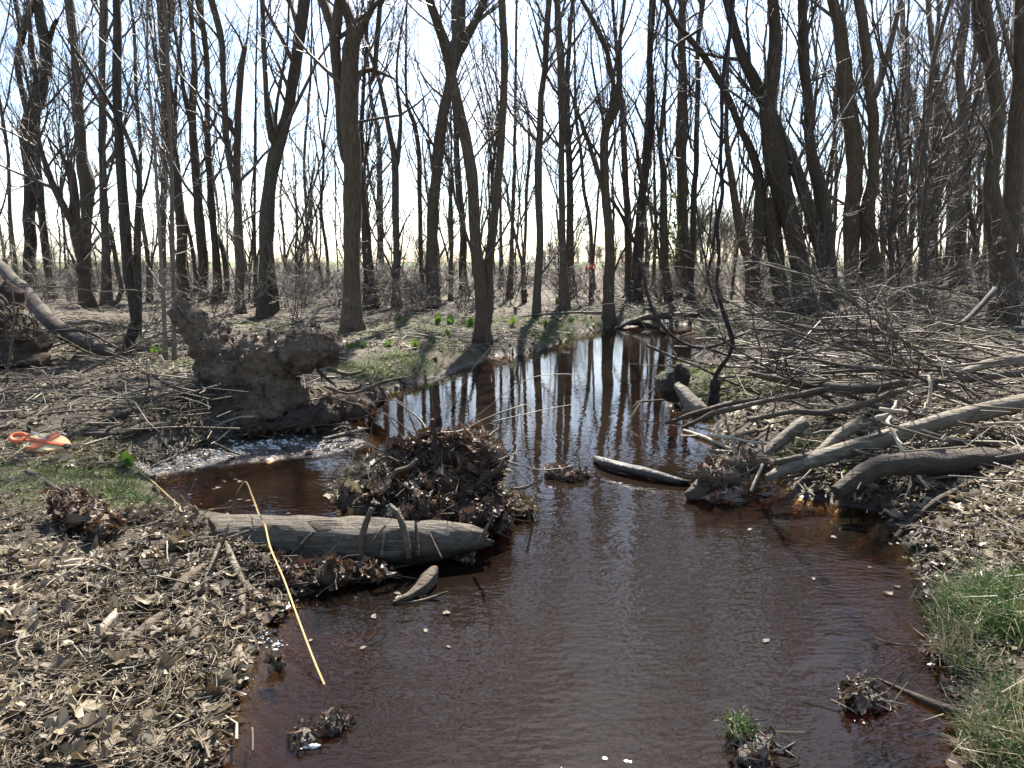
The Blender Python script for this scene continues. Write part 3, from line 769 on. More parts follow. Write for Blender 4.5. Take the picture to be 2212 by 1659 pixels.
tree('thick crooked trunk with a leftward branch in the right hand wood', 'D', ['868 1520 64; 872 1200 72; 892 950 58; 905 800 40; 925 550 34; 900 350 30; 880 150 26; 870 0 22', '888 930 32; 840 820 30; 800 650 26; 770 450 18'])
tree('tall twisting trunk, second in from the lone forked tree', 'D', ['1040 1530 62; 1045 1150 55; 1060 800 50; 1045 500 42; 1040 350 42; 1070 100 40; 1076 0 35', '1070 650 18; 1130 560 16; 1150 400 12'], mat=W)
tree('slim trunk between the crooked and the twisting trunks', 'D', ['985 1480 38; 990 1000 35; 965 700 30; 925 500 26; 900 300 20; 940 0 16'])
tree('pencil thin trunk left of the straight dark trunk', 'D', ['665 1420 26; 690 1150 22; 640 950 20; 655 700 14; 700 500 10'], n1=9)
tree('leaning slender trunk arching over the lone forked tree', 'D', ['1180 1560 30; 1100 1200 26; 1085 900 24; 1110 600 20; 1180 350 15; 1290 100 10'], depth=21.0)

# ------------------------------------------------------------------ further trees of the wood: a few shapes, many individuals
def proto_tree(seed, h, r, n1, bark):
    rg = np.random.default_rng(seed)
    k = 22
    z = np.linspace(-.15, h, k)
    ph = rg.uniform(0, 9, 4)
    P = np.stack([.10 * np.sin(z * .55 + ph[0]) * np.minimum(z, 6) * .4 + .05 * np.sin(z * 1.9 + ph[1]), .10 * np.sin(z * .5 + ph[2]) * np.minimum(z, 6) * .4, z], -1)
    rr = r * (1 - np.clip(z / h, 0, 1)) ** .75 + .012
    rr *= 1 + .5 * np.exp(-np.maximum(z, 0) / .2)
    mbt = MB(); stems = [(P, rr)]
    add_limb(mbt, P, rr, 8, .1, True, seed)
    for f in range(rg.integers(1, 4)):
        i = rg.integers(5, 13)
        d = np.array([math.cos(a := rg.uniform(0, 6.28)) * .38, math.sin(a) * .38, 1.0])
        Pb, Rb = grow(P[i][None], d[None] / np.linalg.norm(d), np.array([h * rg.uniform(.35, .55)]), np.array([rr[i] * .7]), .012, 10, rg, .08, .08)
        add_limb(mbt, Pb[0], Rb[0], 6, .1, True, seed + f)
        stems.append((Pb[0], Rb[0]))
    mbc = MB()
    crown(mbc, stems, rg, int(n1 * 1.5), 6, 5, zmin=2.0, lmax=2.6, low=.15)
    return mbt.mesh('trunk', bark), mbc.mesh('crown', M_TWIG)
PROTO = [proto_tree(900 + i, h, r, n, b_) for i, (h, r, n, b_) in enumerate([(15, .085, 20, M_BARK), (13, .06, 18, W), (15, .11, 22, W), (11, .04, 15, M_BARK), (13, .07, 19, M_BARK), (9, .028, 12, W)])]

def proto_crooked(seed, h, r, n1):
    rg = np.random.default_rng(seed)
    P, Rr = grow(np.array([[0, 0, -.1]]), np.array([[.1, .05, 1.0]]), np.array([h]), np.array([r]), .008, 16, rg, .13, .10)
    mbt = MB(); add_limb(mbt, P[0], Rr[0], 6, .15, True, seed); stems = [(P[0], Rr[0])]
    for f in range(3):
        i = rg.integers(2, 9); d = perp_dirs(np.array([[0, 0, 1.0]]), np.array([rg.uniform(.3, .7)]), rg)
        Pb, Rb = grow(P[0, i][None], d, np.array([h * rg.uniform(.3, .6)]), np.array([Rr[0, i] * .75]), .006, 10, rg, .17, .10)
        add_limb(mbt, Pb[0], Rb[0], 5, .12, True, seed + f); stems.append((Pb[0], Rb[0]))
    mbc = MB(); crown(mbc, stems, rg, n1, 4, 4, zmin=.9, lmax=2.0, low=.5, fine=.0019)
    return mbt.mesh('trunk', M_BARK), mbc.mesh('crown', M_TWIG)
PROTO += [proto_crooked(950 + i, h, r, n) for i, (h, r, n) in enumerate([(7.5, .05, 30), (6, .035, 26), (9, .06, 34), (5, .028, 22)])]
def far_tree(seed, h):
    rg = np.random.default_rng(seed); z = np.linspace(-.2, h * .8, 10)
    P = np.stack([.2 * np.sin(z), .2 * np.cos(z), z], -1); rr = .22 * (1 - z / h * .9) + .03
    mbt = MB(); add_limb(mbt, P, rr, 6, .1, True, seed); mbc = MB()
    S = P[rg.integers(2, 10, 40)]; Pa, Ra = grow(S, perp_dirs(np.tile([[0, 0, 1.0]], (40, 1)), rg.uniform(.5, 1.2, 40), rg), rg.uniform(.25, .5, 40) * h, np.full(40, .06), .02, 6, rg, .15, .08); mbc.add(*tubes(Pa, Ra, 3))
    Pb, Rb = children_of(Pa, Ra, 9, rg, .1, (.4, 1.0), (.25, .6), .012, 4, .02, .6); mbc.add(*tubes(Pb, Rb, 3))
    return mbt.mesh('trunk', M_BARK), mbc.mesh('crown', M_TWIG)
PROTO += [far_tree(980, 9), far_tree(981, 7), far_tree(982, 5)]
def plant_tree(x, y, k, s, rz, label, group, name='bare_tree', cat='tree'):
    z = max(float(H(x, y)), 0)
    root = empty(name, (x, y, z))
    root.rotation_euler = (0, 0, rz); root.scale = (s, s, s)
    tag(root, label, cat, group)
    obj('trunk', PROTO[k][0], root); obj('crown', PROTO[k][1], root)
rg = np.random.default_rng(5)
def scatter_trees(n, pxr, yr, ks, label, group, mind=.8, name='bare_tree', s=(.75, 1.15), where=('',)):
    got = []
    for _ in range(n * 8):
        if len(got) >= n: break
        yy = yr[0] + (yr[1] - yr[0]) * rg.uniform() ** .8
        px = rg.uniform(*pxr)
        xx = (px - CX) / FPX * yy * 1.01
        if any((xx - a) ** 2 + (yy - b) ** 2 < mind ** 2 for a, b in got): continue
        if float(H(xx, yy)) < .08: continue
        got.append((xx, yy))
        k_ = int(rg.choice(ks)); sc_ = rg.uniform(*s)
        size_ = ('sturdy', 'medium', 'stout', 'slim', 'tall', 'wispy', 'crooked', 'low crooked', 'lanky', 'stunted', 'spreading', 'rounded', 'small')[k_]
        deep_ = ('front of', 'middle of', 'back of')[min(2, int(3 * (yy - yr[0]) / (yr[1] - yr[0])))]
        pos_ = where[min(len(where) - 1, int(len(where) * (px - pxr[0]) / (pxr[1] - pxr[0])))]
        plant_tree(xx, yy, k_, sc_, rg.uniform(0, 6.28), label.format(size=size_, deep=deep_, pos=pos_), group, name)
scatter_trees(85, (1880, 2330), (21, 62), [0, 1, 2, 3, 4, 4, 1], '{size} bare trunk, {deep} the right wood, {pos}', 'trunks of the crowded wood', where=('right of the double trunk', 'left of the lone forked tree', 'behind the lone forked tree', 'past the right edge'))
scatter_trees(20, (1640, 1900), (24, 50), [0, 1, 3, 4, 5], '{size} bare tree, {deep} the stand behind the great clump, {pos}', 'trees behind the great clump', where=('at its left', 'at its centre', 'at its right'))
scatter_trees(16, (1060, 1640), (25, 40), [1, 3, 3, 5, 5, 4], '{size} bare tree, {deep} the slope beyond the stream, {pos}', 'slim trees beyond the stream head', where=('above the bank edge twin', 'above the bend', 'above the kinked tree', 'beside the grey column'))
scatter_trees(14, (430, 1060), (24, 40), [3, 5, 5, 1], '{size} bare pole tree, {deep} the brushy slope, {pos}', 'thin trees on the brushy slope', where=('by the snapped tree', 'left of the thickest trunk', 'right of the thickest trunk', 'by the leaning trunk'))
scatter_trees(14, (-140, 430), (20, 40), [3, 5, 1, 0, 5], '{size} bare tree, {deep} the far left thicket, {pos}', 'slim trees of the left thicket', where=('past the left edge', 'by the black sinuous tree', 'by the burl tree', 'behind the pale saplings'))
for n_, pr, yr_, tx, gp, wh in [(18, (-120, 560), (20, 36), 'far left thicket', 'crooked little trees far left', ('past the edge', 'by the black sinuous tree', 'by the burl tree', 'behind the pale saplings', 'by the snapped tree')), (24, (560, 1060), (20, 37), 'brushy slope', 'crooked little trees on the slope', ('by the broad forked tree', 'in the bright gap', 'by the thickest trunk', 'by the V forked tree', 'by the leaning trunk')),
                             (34, (1060, 1640), (21, 38), 'slope beyond the stream', 'crooked little trees beyond the stream', ('by the bank edge twin', 'by the smooth pole', 'by the ribbon stem', 'by the kinked tree', 'by the grey column')), (50, (1640, 2330), (15, 45), 'right wood', 'crooked little trees of the right wood', ('behind the great clump', 'by the double trunk', 'left of the lone forked tree', 'by the lone forked tree', 'past the edge'))]:
    scatter_trees(n_, pr, yr_, [6, 7, 8, 9], '{size} little tree, {deep} the ' + tx + ', {pos}', gp, .5, s=(.7, 1.15), where=wh)
scatter_trees(16, (1470, 1680), (105, 150), [10, 10, 11], '{size} hazy tree standing far out across the field, {pos}', 'far trees across the field', 2.5, s=(.8, 1.1), where=('left of the vine', 'behind the vine', 'by the great clump'))
scatter_trees(16, (1150, 1440), (110, 170), [11, 12, 12], '{size} distant bare bush on the field horizon, {pos}', 'distant bushes on the field horizon', 3, s=(.45, .75), where=('by the flared foot tree', 'by the ribbon stem', 'by the forked dark tree'))

# ------------------------------------------------------------------ dead wood
LOG_N = [0]
def log(label, zf, s, name='fallen_branch', cat='branch', mat=None, depth=None, group=None, forks=(), twigs=0, k=9, knob=.12, lift=0.0, jag=.04, ret=False, tw=(.12, .5), wob=.3):
    LOG_N[0] += 1
    seed = 3000 + LOG_N[0]
    rg = np.random.default_rng(seed)
    a = pts(zf, s)
    if depth is None:
        Yg = np.array([ground(x, y + .5 * w_)[1] for x, y, w_ in a])
        t = np.linspace(0, 1, len(a))
        if len(a) > 2: Yg = np.polyval(np.polyfit(t, Yg, 2 if len(a) > 4 else 1), t)
    else:
        Yg = np.interp(np.linspace(0, 1, len(a)), np.linspace(0, 1, len(depth)), depth)
    def build(a, Yg, mb, sd):
        P = at_y(a[:, 0], a[:, 1], Yg)
        P[:, 2] += lift
        r = .5 * a[:, 2] / FPX * np.linalg.norm(P - ORG, axis=1)
        Q = np.column_stack([P, r])
        n = int(np.clip(np.linalg.norm(np.diff(P, axis=0), axis=1).sum() / .07, 6, 44))
        Q = catmull(Q, n)
        Q[:, 3] = np.maximum(Q[:, 3], .003)
        sN = np.arange(n) * .35
        for c, q_ in ((0, 1.3), (1, 2.9), (2, 4.1)):
            Q[:, c] += (vnoise(sN, np.full(n, sd * q_), c) - .5) * np.minimum(Q[:, 3], .03) * wob * 2
        add_limb(mb, Q[:, :3], Q[:, 3], k if Q[:, 3].max() > .012 else 6, knob, True, sd, jag if Q[:, 3].max() > .02 else .01)
        return Q
    mb = MB()
    Q = build(a, Yg, mb, seed)
    for fi, f in enumerate(forks):
        b_ = pts(zf, f)
        i = np.argmin((a[:, 0] - b_[0, 0]) ** 2 + (a[:, 1] - b_[0, 1]) ** 2)
        build(b_, Yg[i] + np.linspace(0, rg.uniform(-.25, .25), len(b_)), mb, seed + fi + 1)
    if twigs:
        Pq, Rq = Q[None, :, :3], Q[None, :, 3]
        P2, R2 = children_of(Pq, Rq, twigs, rg, .1, (.4, 1.0), (.01, .02), .0015, 5, .003, .5, .02, .25)
        L = np.linalg.norm(np.diff(Q[:, :3], axis=0), axis=1).sum()
        sc = rg.uniform(tw[0], tw[1], len(P2))[:, None, None] / (np.linalg.norm(P2[:, -1] - P2[:, 0], axis=1)[:, None, None] + 1e-6)
        P2 = P2[:, :1] + (P2 - P2[:, :1]) * sc
        mb.add(*tubes(P2, np.maximum(R2, .0018), 4))
        P3, R3 = children_of(P2, R2, 3, rg, .2, (.4, .9), (.3, .7), .0012, 4, .002, .6, .02, .2)
        mb.add(*tubes(P3, R3, 3))
    org = Q[len(Q) // 2, :3].copy()
    o = obj(name, mb.mesh(name, mat or M_DEAD, origin=org), None, org)
    tag(o, label, cat, group)
    return (o, Q) if ret else o

G_BR = 'dead branches heaped on the right bank'
G_LB = 'sticks on the near left bank'
# the log that dams the pool
main_log, QL = log('grey weathered log lying across the pool, tapering to a point in the stream', 'P', '300 1150 84; 400 1156 92; 470 1162 98; 560 1168 102; 700 1172 108; 820 1172 104; 920 1168 90; 990 1166 66; 1046 1164 34', 'fallen_log', 'log', M_LOG, depth=(4.12, 3.98, 3.86, 3.84, 3.84, 3.86), k=20, knob=.13, jag=.05, ret=True)
# left bank: fallen trunk and its surroundings
log('slanting fallen trunk resting on the root mass, far left', '9', '-60 20 90; 60 150 104; 230 330 116; 400 520 130; 560 700 136; 740 830 146; 900 920 136; 1050 985 110; 1240 1015 60', 'fallen_log', 'log', M_DEADD, depth=(11.8, 10.8, 9.9, 9.4, 9.2), k=14, knob=.1, twigs=5)
log('long dead stick arching over the fallen grey trunk', '9', '430 800 14; 640 775 26; 800 775 34; 950 800 30; 1120 880 24; 1280 970 16', mat=M_DEADD, depth=(9.4, 8.9, 8.9), twigs=3)
log('pale dead limb lying behind the fallen grey trunk', '9', '740 690 26; 860 695 36; 980 675 36; 1150 705 30; 1390 745 20', mat=M_DEAD, depth=(11.2, 10.4), twigs=3)
log('sawn looking pale wood chunk beside the root tangle, far left', '9', '310 960 60; 380 960 70; 460 955 50', 'wood_chunk', 'wood', M_PALE)
log('thin upright whip with side shoots at the far left edge', '9', '70 1350 16; 100 1080 18; 135 860 18; 150 650 16; 145 450 14; 120 300 8', 'sapling', 'sapling', M_SAP, depth=(7.2, 7.25), twigs=7)
log('long bowed stick lying before the root plate', '9', '690 1540 24; 900 1420 30; 1120 1390 34; 1350 1410 34; 1560 1480 30; 1750 1620 20', mat=M_DEAD, twigs=4)
log('forked stick poking out of the litter left of the root plate', '9', '1200 1225 30; 1290 1320 28; 1380 1395 20', mat=M_DEAD)
log('green brown bramble stem arching over the left litter', '9', '330 1160 12; 450 1200 16; 560 1350 16; 620 1500 16; 690 1640 14', mat=M_SAP, depth=(7.4, 6.9), twigs=2)
log('long thin horizontal twig crossing the left trunks', '9', '200 300 10; 500 310 12; 800 325 12; 1100 360 12; 1400 340 11; 1700 395 8', 'hanging_twig', 'twig', M_SAP, depth=(9.5, 9.0), twigs=5)
log('pale snapped pole leaning on the two saplings', '9', '1540 40 14; 1640 180 18; 1730 310 18; 1860 345 8', 'leaning_branch', 'branch', M_DEAD, depth=(9.2, 8.6), twigs=3)
log('smooth grey root log half buried at the foot of the root plate', '1', '600 1165 20; 760 1110 44; 920 1070 52; 1050 1020 56; 1120 985 44', 'fallen_log', 'log', M_DEADD, k=10, twigs=2)
log('low twisted root lying on the shore left of the mud', '1', '520 1235 24; 640 1240 40; 760 1230 44; 880 1190 40; 980 1175 20', 'driftwood', 'wood', M_DEADD, twigs=2)
log('reddish stick lying across the wet mud', '1', '1215 1262 14; 1330 1300 16; 1420 1345 14; 1520 1380 10; 1640 1395 6', mat=M_DEADD, twigs=2)
log('curled root end sticking from the shore below the root plate', '1', '1105 1235 22; 1120 1200 26; 1170 1175 26; 1200 1165 16', 'driftwood', 'wood', M_DEADD)
log('flat pale board edge lying in the water under the root plate', '1', '1980 1265 18; 2100 1240 24; 2230 1210 26', 'driftwood', 'wood', M_DEAD, k=8)
log('grey shard of wood standing at the dark water edge', '1', '1885 1120 26; 1905 1170 34; 1930 1225 26', 'driftwood', 'wood', M_DEADD)
# near left bank sticks
log('dark stick pointing down at the leafy stub, near the tape reel', '4', '150 40 25; 250 100 28; 345 160 28', 'stick', 'stick', M_DEADD, group=G_LB)
log('pale split sliver of wood on the near left litter', '4', '440 1000 12; 540 910 44; 640 822 52', 'stick', 'stick', M_PALE, group=G_LB, k=6)
log('long forked stick standing on the litter below the log', '4', '1058 965 46; 1095 800 38; 1130 620 30; 1200 430 18; 1225 340 10', 'stick', 'stick', M_DEAD, group=G_LB, forks=['1140 610 22; 1200 480 16; 1252 335 8'])
log('knobbly root like stick curving down from the log to the water', '4', '1232 412 24; 1275 520 38; 1330 640 42; 1400 725 58; 1460 750 40', 'stick', 'stick', M_DEAD, group=G_LB)
log('thick short barky chunk below the left end of the log', '4', '940 705 44; 1010 630 56; 1070 580 44; 1112 548 30', 'stick', 'stick', M_DEADD, group=G_LB)
log('rotted flaking branch piece in the middle of the near litter', '4', '690 975 34; 780 920 54; 850 850 48; 905 805 30', 'stick', 'stick', M_DEADD, group=G_LB)
log('thin dark twig slanting down the near left litter', '4', '298 955 24; 340 1060 24; 380 1140 25; 470 1240 24; 560 1345 20', 'stick', 'stick', M_DEADD, group=G_LB)
log('stout stick with a knob, right side of the near litter', '4', '1320 700 44; 1318 770 42; 1335 860 34', 'stick', 'stick', M_DEAD, group=G_LB)
log('thin stick bending down to the water edge', '4', '1298 850 24; 1345 900 26; 1385 960 25; 1412 1025 18', 'stick', 'stick', M_DEADD, group=G_LB)
log('pale stick laid beside the white scum at the water edge', '4', '1190 1192 28; 1260 1100 38; 1312 1000 34', 'stick', 'stick', M_DEAD, group=G_LB)
log('long thin stick dipping into the stream from the near litter', '4', '1040 1318 18; 1140 1255 20; 1230 1198 20; 1275 1140 12', 'stick', 'stick', M_DEAD, group=G_LB, forks=['1265 1150 10; 1275 1280 9; 1245 1400 6'])
log('straight pale twig leaning up out of the near litter', '4', '512 1250 14; 570 1110 16; 630 958 10', 'stick', 'stick', M_DEAD, group=G_LB)
log('long pale stick rising from the bottom left corner', '4', '80 1600 20; 190 1390 26; 290 1190 18', 'stick', 'stick', M_DEAD, group=G_LB)
log('upper of two parallel pale splints on the left litter', '4', '320 545 22; 420 525 28; 505 530 16', 'stick', 'stick', M_PALE, group=G_LB, k=6)
log('lower of two parallel pale splints on the left litter', '4', '312 562 18; 440 556 24; 565 562 16', 'stick', 'stick', M_PALE, group=G_LB, k=6)
log('thick pale stick end at the left edge of the litter', '4', '90 850 40; 190 780 38; 290 712 28', 'stick', 'stick', M_DEAD, group=G_LB)
log('wavy thin stick running right from the thick pale stick', '4', '290 712 18; 400 730 20; 500 735 20; 600 715 18; 690 698 10', 'stick', 'stick', M_DEAD, group=G_LB)
log('slender stick sliding to the water at the bottom of the bank', '4', '1005 1290 24; 1030 1400 28; 1080 1510 28; 1165 1655 24', 'stick', 'stick', M_DEADD, group=G_LB)
log('stubby pale stick at the bottom edge by the water', '4', '890 1665 30; 960 1580 36; 1042 1468 26', 'stick', 'stick', M_DEAD, group=G_LB)
log('short upright stick in the middle of the near litter', '4', '970 1015 28; 1010 930 30; 1042 848 22', 'stick', 'stick', M_DEAD, group=G_LB)
log('dull stick curving down at the bottom of the near litter', '4', '498 1400 30; 545 1440 40; 590 1510 38; 620 1605 28', 'stick', 'stick', M_DEADD, group=G_LB)
log('gnarled brown stick lying flat across the near litter', '4', '580 965 20; 700 990 28; 820 1008 22', 'stick', 'stick', M_DEADD, group=G_LB)
log('greyish decayed stick beside the thin dark twig', '4', '235 980 36; 300 1070 44; 350 1140 44; 395 1210 28', 'stick', 'stick', M_DEAD, group=G_LB)
log('dark stick entering at the bottom left corner', '4', '-40 1440 30; 40 1570 34; 110 1680 30', 'stick', 'stick', M_DEADD, group=G_LB)
for lab, zf, s, m_ in [('short stick hanging straight down the front of the log', '4', '1642 395 26; 1650 520 30; 1640 690 26', M_DEADD), ('thin stick laid slantwise against the log beside the tape', '4', '1715 368 18; 1620 460 14; 1530 545 10', M_DEAD), ('grey splinter standing up on the bank end of the log', '4', '1235 405 12; 1290 385 20; 1355 362 14', M_DEAD),
                       ('barky root hooked over the log, left of the pair', '5', '200 240 26; 165 330 38; 130 450 42; 140 560 40; 160 680 34', M_DEADD), ('barky root hooked over the log, right of the pair', '5', '300 225 26; 345 270 32; 368 360 40; 385 440 38; 400 505 30', M_DEAD),
                       ('thin straight stick standing before the log', '5', '275 365 20; 262 440 20; 255 500 16', M_DEAD), ('dark twig draped over the log near its tip', '5', '440 320 14; 446 400 20; 450 495 18', M_DEADD), ('hanging rootlet over the pointed end of the log', '5', '515 380 12; 540 440 14; 575 505 10', M_DEADD),
                       ('curved twig rising from the pointed tip of the log', '5', '775 430 14; 800 390 16; 840 320 14; 858 265 10', M_DEAD), ('slanting thin twig across the front of the log', '5', '170 455 10; 220 395 12; 270 335 9', M_DEAD)]:
    log(lab, zf, s, 'stick', 'stick', m_, depth=(3.74, 3.66), group='sticks caught on the grey log', wob=.6)
log('stout bent stick propped in the leaf pile', '10', '570 690 40; 640 600 46; 700 530 46; 745 440 40; 770 375 26', 'stick', 'stick', M_DEAD, depth=(4.3, 4.38), k=8)
log('seal shaped wet lump of wood resting in the shallows', '5', '315 750 16; 400 715 46; 470 680 66; 520 630 70; 540 590 60; 545 575 36', 'driftwood', 'wood', M_DEADD, k=14, knob=.42, forks=['330 758 14; 470 745 22; 610 695 10'])
log('dark smooth branch floating in mid stream', 'P', '1284 990 10; 1305 1000 22; 1350 1012 24; 1400 1024 22; 1450 1036 18; 1490 1044 10', 'driftwood', 'wood', M_WET, k=10)
log('short wet stick afloat near the right grassy edge', '6', '1180 1170 8; 1320 1235 18; 1450 1295 34; 1560 1335 46; 1645 1365 40', 'driftwood', 'wood', M_DEADD, k=9)
log('thin dark twig standing in the shallows, bottom left', '4', '1378 1440 12; 1382 1500 14; 1380 1560 10', 'stick', 'stick', M_WET)
log('thin straw stem reaching over the water from the right grass', '6', '1150 948 6; 1280 985 8; 1420 992 8; 1600 1015 6', 'stick', 'stick', M_DEAD, depth=(2.95, 2.9))
# right bank brush pile
log('long brown limb lying highest across the right bank', '3', '520 862 28; 700 905 42; 950 945 54; 1200 955 60; 1400 935 44; 1700 910 36; 1950 890 32; 2240 868 26', 'fallen_log', 'log', M_DEADD, depth=(6.4, 6.2, 6.2, 6.5), group=G_BR, twigs=5, k=11)
log('slim limb reaching down into the water, upper of two', '3', '20 1170 18; 150 1122 28; 400 1055 30; 560 1030 30; 800 1005 28; 1000 968 24', mat=M_DEADD, depth=(6.6, 6.0, 6.2), group=G_BR, twigs=2)
log('slim limb reaching down into the water, lower of two', '3', '130 1192 18; 230 1150 28; 330 1100 32; 600 1040 30; 800 1000 30; 1010 955 24', mat=M_DEADD, depth=(6.2, 5.8, 6.1), group=G_BR, twigs=2)
log('mid height limb running along the bank under the long brown limb', '3', '540 1142 26; 700 1118 32; 830 1095 36; 1000 1105 36; 1200 1060 40; 1400 980 32; 1620 935 24', mat=M_DEADD, depth=(5.7, 5.7, 5.9), group=G_BR, twigs=4)
log('stout cut log stub pointing up and right above the water', '3', '600 1420 60; 660 1360 70; 760 1280 76; 865 1208 78', 'fallen_log', 'log', M_DEAD, depth=(5.2, 5.45), group=G_BR, k=14, jag=.015, knob=.08, lift=.05)
log('broken pale log stub with a splintered end, mid pile', '3', '930 1400 54; 1010 1345 60; 1100 1275 68; 1190 1215 72', 'fallen_log', 'log', M_DEAD, depth=(4.95, 5.2), group=G_BR, k=12, jag=.08, lift=.05)
log('longest thick log running from the water up to the right edge', '3', '640 1555 46; 740 1505 72; 850 1462 88; 1100 1385 96; 1400 1292 92; 1650 1212 84; 1900 1150 92; 2240 1070 84', 'fallen_log', 'log', M_DEAD, depth=(4.72, 4.85, 5.05, 5.35), group=G_BR, k=16, knob=.1, lift=.05)
log('medium limb lying along the top of the longest log', '3', '690 1442 38; 850 1410 42; 1000 1380 46; 1300 1290 40; 1460 1232 26', mat=M_DEADD, depth=(4.78, 5.0), group=G_BR, twigs=3, k=10, lift=.04)
log('dark bulky log with its nose in the water, lowest of the pile', '3', '1070 1650 90; 1180 1580 112; 1330 1500 120; 1500 1475 130; 1700 1470 140; 1950 1460 140; 2260 1440 130', 'fallen_log', 'log', M_DEADD, depth=(4.5, 4.58, 4.7, 4.8), group=G_BR, k=16, knob=.14, lift=.06)
log('silt covered root log rising from mid stream by the right bank', '3', '150 1610 60; 230 1560 100; 330 1495 110; 450 1440 120; 560 1400 110; 640 1350 90', 'fallen_log', 'log', M_DEADD, depth=(4.85, 5.0, 5.3), group=G_BR, k=14, knob=.28, twigs=14, tw=(.05, .16))
log('sunlit white branch slanting down across the whole brush pile', '3', '600 190 8; 780 240 11; 970 295 14; 1200 450 18; 1420 620 20; 1700 840 19; 1935 1008 16', mat=M_DEAD, depth=(7.4, 6.6, 5.8), group=G_BR, twigs=34, tw=(.2, .8), forks=['960 290 14; 850 170 12; 755 145 8', '1000 310 12; 1180 240 10; 1215 180 6', '1200 450 12; 1040 280 10; 975 230 6', '1420 620 12; 1340 430 10; 1180 260 8'])
log('thick brown prop leaning against the lone forked tree', '3', '1735 605 20; 1850 540 28; 1930 470 30; 2000 390 32; 2035 345 28', 'leaning_branch', 'branch', M_DEADD, depth=(9.6, 10.2), group=G_BR)
log('curved white stick hanging down the front of the pile', '3', '1395 1130 16; 1375 1165 20; 1420 1240 22; 1465 1340 24; 1540 1450 24; 1630 1570 16', mat=M_PALE, depth=(5.0, 4.6), group=G_BR, twigs=3)
log('curled pale stick hooked like a question mark in the pile', '3', '1575 880 10; 1620 875 18; 1640 920 20; 1636 1000 20; 1605 1085 18; 1500 1170 10', mat=M_PALE, depth=(5.7, 5.4), group=G_BR, twigs=4)
log('thin stick rising right over the shaded bulky log', '3', '1700 1590 12; 1850 1520 16; 1960 1480 16; 2100 1410 14; 2240 1372 10', mat=M_DEADD, depth=(4.6, 4.8), group=G_BR, twigs=2)
log('bowed stick lying between the longest log and the bulky log', '3', '1660 1342 14; 1760 1300 22; 1880 1285 26; 2050 1302 22; 2230 1368 16', mat=M_DEADD, depth=(5.0, 5.0), group=G_BR, twigs=2)
log('crooked sunlit stick far up the pile', '3', '770 892 16; 850 815 18; 920 760 20; 990 715 20; 1150 672 18; 1275 682 10', mat=M_DEAD, group=G_BR, twigs=3)
log('mid sized log at the right edge behind the longest log', '3', '1800 868 26; 1900 835 40; 2020 800 50; 2240 775 56', 'fallen_log', 'log', M_DEAD, depth=(6.3, 6.6), group=G_BR, k=12)
log('pale stick slipping into the water below the slim limbs', '3', '130 1210 16; 230 1245 26; 330 1290 24; 430 1338 18', mat=M_PALE, group=G_BR, forks=['230 1245 16; 170 1250 14; 110 1243 8'])
log('short white peg standing on the silt covered log', '3', '603 1272 14; 612 1320 16; 618 1375 12', 'stick', 'stick', M_PALE, depth=(5.2, 5.2), group=G_BR)
log('pale peeled stick leaning into the water by the silt covered log', '3', '540 1582 14; 575 1500 20; 612 1425 18', 'stick', 'stick', M_PALE, depth=(4.75, 4.9), group=G_BR)
log('long stick reaching down the muddy slope to the water, right bank', '6', '1265 400 20; 1340 330 30; 1500 200 36; 1620 130 34; 1725 82 20', 'stick', 'stick', M_DEADD, group=G_BR, k=9)
log('forked pale stick with a stub lying in the middle of the pile', '3', '1330 1078 18; 1420 1095 26; 1520 1110 22; 1640 1125 14', mat=M_PALE, depth=(5.5, 5.5), group=G_BR, forks=['1400 1090 18; 1425 1060 18; 1428 1035 14'])
log('pale broken chunk beside the forked pale stick', '3', '1300 1145 34; 1345 1130 40; 1390 1120 34', 'wood_chunk', 'wood', M_PALE, depth=(5.5, 5.5), group=G_BR)
log('double pale twig lying flat along the longest log', '3', '1560 1200 12; 1700 1245 14; 1820 1275 10; 1920 1282 6', mat=M_PALE, depth=(5.0, 5.0), group=G_BR, forks=['1570 1205 10; 1700 1268 8; 1830 1278 6'])
log('smooth round white stick at the right edge above the muddy slope', '6', '1730 92 14; 1850 95 16; 1990 94 14', 'stick', 'stick', M_PALE, group=G_BR)
log('bare bush branch with white tips arching left over the great clump', '3', '1340 540 16; 1100 395 15; 900 290 13; 700 200 10; 480 178 6', mat=M_DEAD, depth=(7.6, 8.2), group=G_BR, twigs=26, tw=(.2, .7))
log('dark branch lying level across the top of the pile', '3', '700 540 14; 900 590 18; 1150 600 20; 1400 590 18; 1650 620 12', mat=M_DEADD, depth=(7.6, 7.6), group=G_BR, twigs=10)
log('straight long pole lying level behind the highest limb', '3', '960 860 14; 1200 845 18; 1500 838 20; 1700 850 18; 2000 870 12', mat=M_DEADD, depth=(6.6, 6.4), group=G_BR, twigs=4)
def brush_mesh(seed, L):
    rg_ = np.random.default_rng(seed)
    P, Rr = grow(np.zeros((1, 3)), np.array([[1.0, 0, .05]]), np.array([L]), np.array([.016]), .004, 10, rg_, .08, .0)
    m_ = MB(); add_limb(m_, P[0], Rr[0], 6, .15, True, seed)
    P2, R2 = children_of(P, Rr, 16, rg_, .15, (.4, 1.0), (.15, .4), .003, 6, .005, .6, .0, .2); m_.add(*tubes(P2, R2, 4))
    P3, R3 = children_of(P2, R2, 5, rg_, .15, (.4, 1.0), (.25, .6), .0018, 4, .0028, .6, .0, .2); m_.add(*tubes(P3, R3, 3))
    return [m_.mesh('dead_branch', mt) for mt in (M_DEAD, M_DEADD)]
BRUSH = [brush_mesh(660 + i, L) for i, L in enumerate((2.2, 1.7, 2.6))]
rgb = np.random.default_rng(44)
